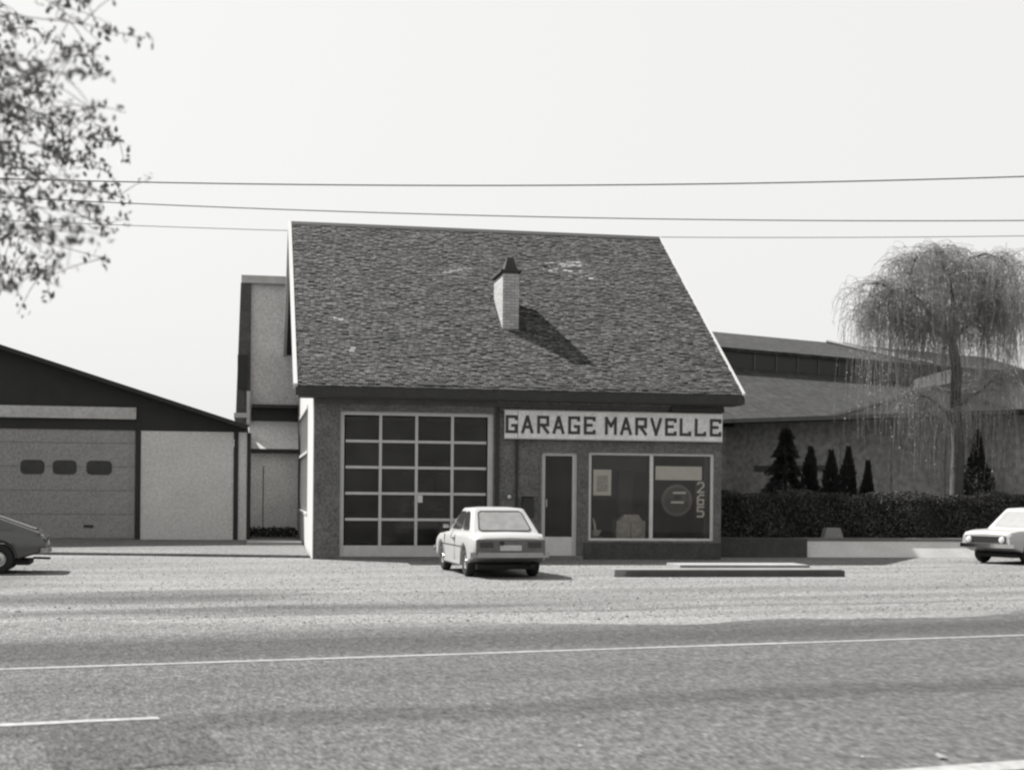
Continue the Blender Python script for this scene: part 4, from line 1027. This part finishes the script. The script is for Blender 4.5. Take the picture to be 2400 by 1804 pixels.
    tpo = place('tail_panel', tp_.mesh('tail_panel'), M_panel, (0, 0, 0), t)
    for sgn in (1, -1):
        place('tail_lamp', B(-h - 0.035, -h - 0.015, min(sgn * 0.62, sgn * 0.36), max(sgn * 0.62, sgn * 0.36), 0.62, ze_r - 0.08).mesh('tail_lamp'), M_lamp, (0, 0, 0), tpo)
    place('number_plate', B(-h - 0.03, -h - 0.016, -0.22, 0.22, 0.555, 0.665).mesh('number_plate'), M_trim, (0, 0, 0), tpo)
    gr = place('grille', B(h + 0.002, h + 0.014, -0.60, 0.60, 0.545, ze_f - 0.05).mesh('grille'), M_black, (0, 0, 0), t)
    for sgn in (1, -1):
        hl_ = MB().tube([(h + 0.015, sgn * 0.50, (0.54 + ze_f - 0.05) / 2), (h + 0.045, sgn * 0.50, (0.54 + ze_f - 0.05) / 2), (h + 0.055, sgn * 0.50, (0.54 + ze_f - 0.05) / 2)], [0.085, 0.08, 0.05], 16)
        place('headlight', hl_.mesh('headlight', (0, 0, 0), 30), M_head, (0, 0, 0), t)
        place('door_handle', B(-0.25, -0.10, min(sgn * (HW - 0.01), sgn * (HW + 0.02)), max(sgn * (HW - 0.01), sgn * (HW + 0.02)), 0.74, 0.765).mesh('door_handle'), M_chrome, (0, 0, 0), t)
        place('side_trim', B(-h + 0.75, h - 0.78, min(sgn * (HW - 0.006), sgn * (HW + 0.006)), max(sgn * (HW - 0.006), sgn * (HW + 0.006)), 0.60, 0.615).mesh('side_trim'), M_chrome, (0, 0, 0), t)
        for xx in (-0.32, 0.78):
            place('door_seam', B(xx, xx + 0.012, min(sgn * (HW - 0.012), sgn * (HW + 0.002)), max(sgn * (HW - 0.012), sgn * (HW + 0.002)), 0.30, 0.82).mesh('door_seam'), M_black, (0, 0, 0), t)
    place('underbody_block', MB().box(-h + 0.30, h - 0.35, -0.60, 0.60, 0.17, 0.268).box(wheels[0] - 0.05, wheels[0] + 0.05, -0.68, 0.68, 0.22, 0.33).mesh('underbody_block'), M_tyre, (0, 0, 0), t)  # axle and tank as a dark mass, added to deepen shade under the car
    place('filler_cap', MB().tube([(-h - 0.015, -0.18 + 0.36, 0.70), (-h - 0.04, 0.18, 0.70)], 0.045, 14).mesh('filler_cap', (0, 0, 0), 40), M_black, (0, 0, 0), tpo)
    place('tail_strip', B(-h - 0.03, -h - 0.015, -0.68, 0.68, ze_r - 0.028, ze_r - 0.012).mesh('tail_strip'), M_chrome, (0, 0, 0), tpo)
    place('exhaust_pipe', MB().tube([(-h + 0.3, -0.45, 0.27), (-h - 0.04, -0.45, 0.26)], 0.025, 10).mesh('exhaust_pipe', (0, 0, 0), 40), M_tyre, (0, 0, 0), t)
    for s_ in (1, -1):
        mrr = MB().tube([(xb1 - 0.45, s_ * (hb + 0.02), z0 + 0.06), (xb1 - 0.43, s_ * (hb + 0.13), z0 + 0.10)], 0.012, 6).box(xb1 - 0.46, xb1 - 0.42, min(s_ * (hb + 0.10), s_ * (hb + 0.22)), max(s_ * (hb + 0.10), s_ * (hb + 0.22)), z0 + 0.06, z0 + 0.14)
        place('door_mirror', mrr.mesh('door_mirror'), M_chrome, (0, 0, 0), t)
    fr_ = [Vector(q_) for q_ in ((xb0, -hb, z0), (xb0, hb, z0), (xt0, ht, ztop), (xt0, -ht, ztop))]
    nr_ = (fr_[1] - fr_[0]).cross(fr_[3] - fr_[0]).normalized() * -0.012
    Q = lambda s_, v_: (fr_[0] * (1 - s_) + fr_[1] * s_) * (1 - v_) + (fr_[3] * (1 - s_) + fr_[2] * s_) * v_ + nr_
    loop = [Q(.15, .09), Q(.85, .09), Q(.895, .16), Q(.895, .86), Q(.85, .93), Q(.15, .93), Q(.105, .86), Q(.105, .16), Q(.15, .09)]
    place('rear_window_trim', MB().tube(loop, 0.011, 5).mesh('rear_window_trim'), M_tyre, (0, 0, 0), t)
    # wheels
    prof = [(0.17, -0.085), (0.26, -0.09), (0.288, -0.07), (0.297, -0.03), (0.297, 0.03), (0.288, 0.07), (0.26, 0.09), (0.17, 0.085)]
    ty = MB(); n = 24
    vs = [(r_ * math.cos(2 * math.pi * k / n), y_, r_ * math.sin(2 * math.pi * k / n)) for r_, y_ in prof for k in range(n)]
    ty.add(vs, [(i * n + k, i * n + (k + 1) % n, (i + 1) * n + (k + 1) % n, (i + 1) * n + k) for i in range(len(prof) - 1) for k in range(n)])
    mt = ty.mesh('wheel', (0, 0, 0), 40)
    rp = [(0.172, 0.06), (0.15, 0.075), (0.12, 0.05), (0.06, 0.055), (0.045, 0.08), (0.001, 0.085)]
    rm = MB()
    for s_ in (1, -1):
        vs = [(r_ * math.cos(2 * math.pi * k / n), s_ * y_, r_ * math.sin(2 * math.pi * k / n)) for r_, y_ in rp for k in range(n)]
        rm.add(vs, [(i * n + k, i * n + (k + 1) % n, (i + 1) * n + (k + 1) % n, (i + 1) * n + k) for i in range(len(rp) - 1) for k in range(n)])
    mr_ = rm.mesh('rim', (0, 0, 0), 40)
    for wx in wheels:
        for sgn in (1, -1):
            wo_ = place('wheel', mt, M_tyre, (wx, sgn * (HW - 0.125), 0.297), t)
            place('rim', mr_, M_chrome, (wx, sgn * (HW - 0.125), 0.297), wo_)
    ORIG[t.name] = Vector(loc)
    return t

coupe_top = [(-2.05, 0.80), (-1.97, 0.86), (-1.85, 0.90), (-1.3, 0.915), (0.5, 0.90), (0.75, 0.885), (1.6, 0.83), (1.95, 0.77), (2.05, 0.70)]
make_car('parked_coupe', 'light silver coupe parked nose-in before the glazed workshop door', (4.90, 30.15, 0), R(93.5), M_paintw, 4.1, 0.79, 1.38, coupe_top,
         (-1.62, 0.72, -0.98, 0.02, 0.70, 0.56, 0.89, 1.385), (-1.20, 1.22), M_cglassr)
sedan_top = [(-2.10, 0.80), (-2.0, 0.87), (-1.2, 0.91), (0.6, 0.905), (0.8, 0.90), (1.7, 0.87), (2.02, 0.83), (2.10, 0.76)]
hdg = RA + math.pi + R(14)
fc_ = Vector((18.48, 34.15, 0)); hv = Vector((math.cos(hdg), math.sin(hdg), 0))
make_car('white_sedan', 'white saloon with chrome bumper entering at the right edge', fc_ - hv * 2.1, hdg, M_paintw2, 4.2, 0.80, 1.40, sedan_top,
         (-1.35, 1.10, -0.85, 0.55, 0.71, 0.58, 0.89, 1.42), (-1.25, 1.28), mat('windscreen_bright', 0.24, rough=0.08, spec=0.9, var=0.1))
hdg = R(184); fc_ = Vector((-4.15, 30.6, 0)); hv = Vector((math.cos(hdg), math.sin(hdg), 0))
make_car('dark_fastback', 'dark fastback with its sloping tail showing at the left edge', fc_ + hv * 2.1, hdg, M_paintd, 4.2, 0.80, 1.40, [(-2.10, 0.74), (-2.02, 0.80), (-1.2, 0.86), (0.6, 0.90), (0.8, 0.90), (1.7, 0.87), (2.02, 0.83), (2.10, 0.76)],
         (-2.02, 0.82, -0.62, 0.18, 0.72, 0.56, 0.82, 1.38), (-1.22, 1.28), M_cglassr)

# ------------------------------------------------------------------ scraps of paper on the tarmac
def scrap(u, v, sz, label):
    q = ray(u, v); q = q * (-CAM_H / q.z) + Vector((0, 0, CAM_H)); sr_ = random.Random(u)
    ring = [(q.x + sz * math.cos(a) * sr_.uniform(.5, 1), q.y + sz * math.sin(a) * sr_.uniform(.5, 1.2), 0.014 + sr_.uniform(0, sz * 0.5)) for a in [k * math.pi / 4 for k in range(8)]]
    mb = MB().add(ring + [(q.x, q.y, 0.014 + sz * 0.5)], [(k, (k + 1) % 8, 8) for k in range(8)])
    tag(obj('paper_scrap', mb, M_conc), label, 'litter')
scrap(2205, 1780, 0.05, 'largest crumpled pale scrap beside the near edge line')
scrap(1360, 1752, 0.022, 'small pale scrap alone in the middle of the near lane')
scrap(2022, 1778, 0.018, 'tiny pale scrap left of the largest one on the near lane')
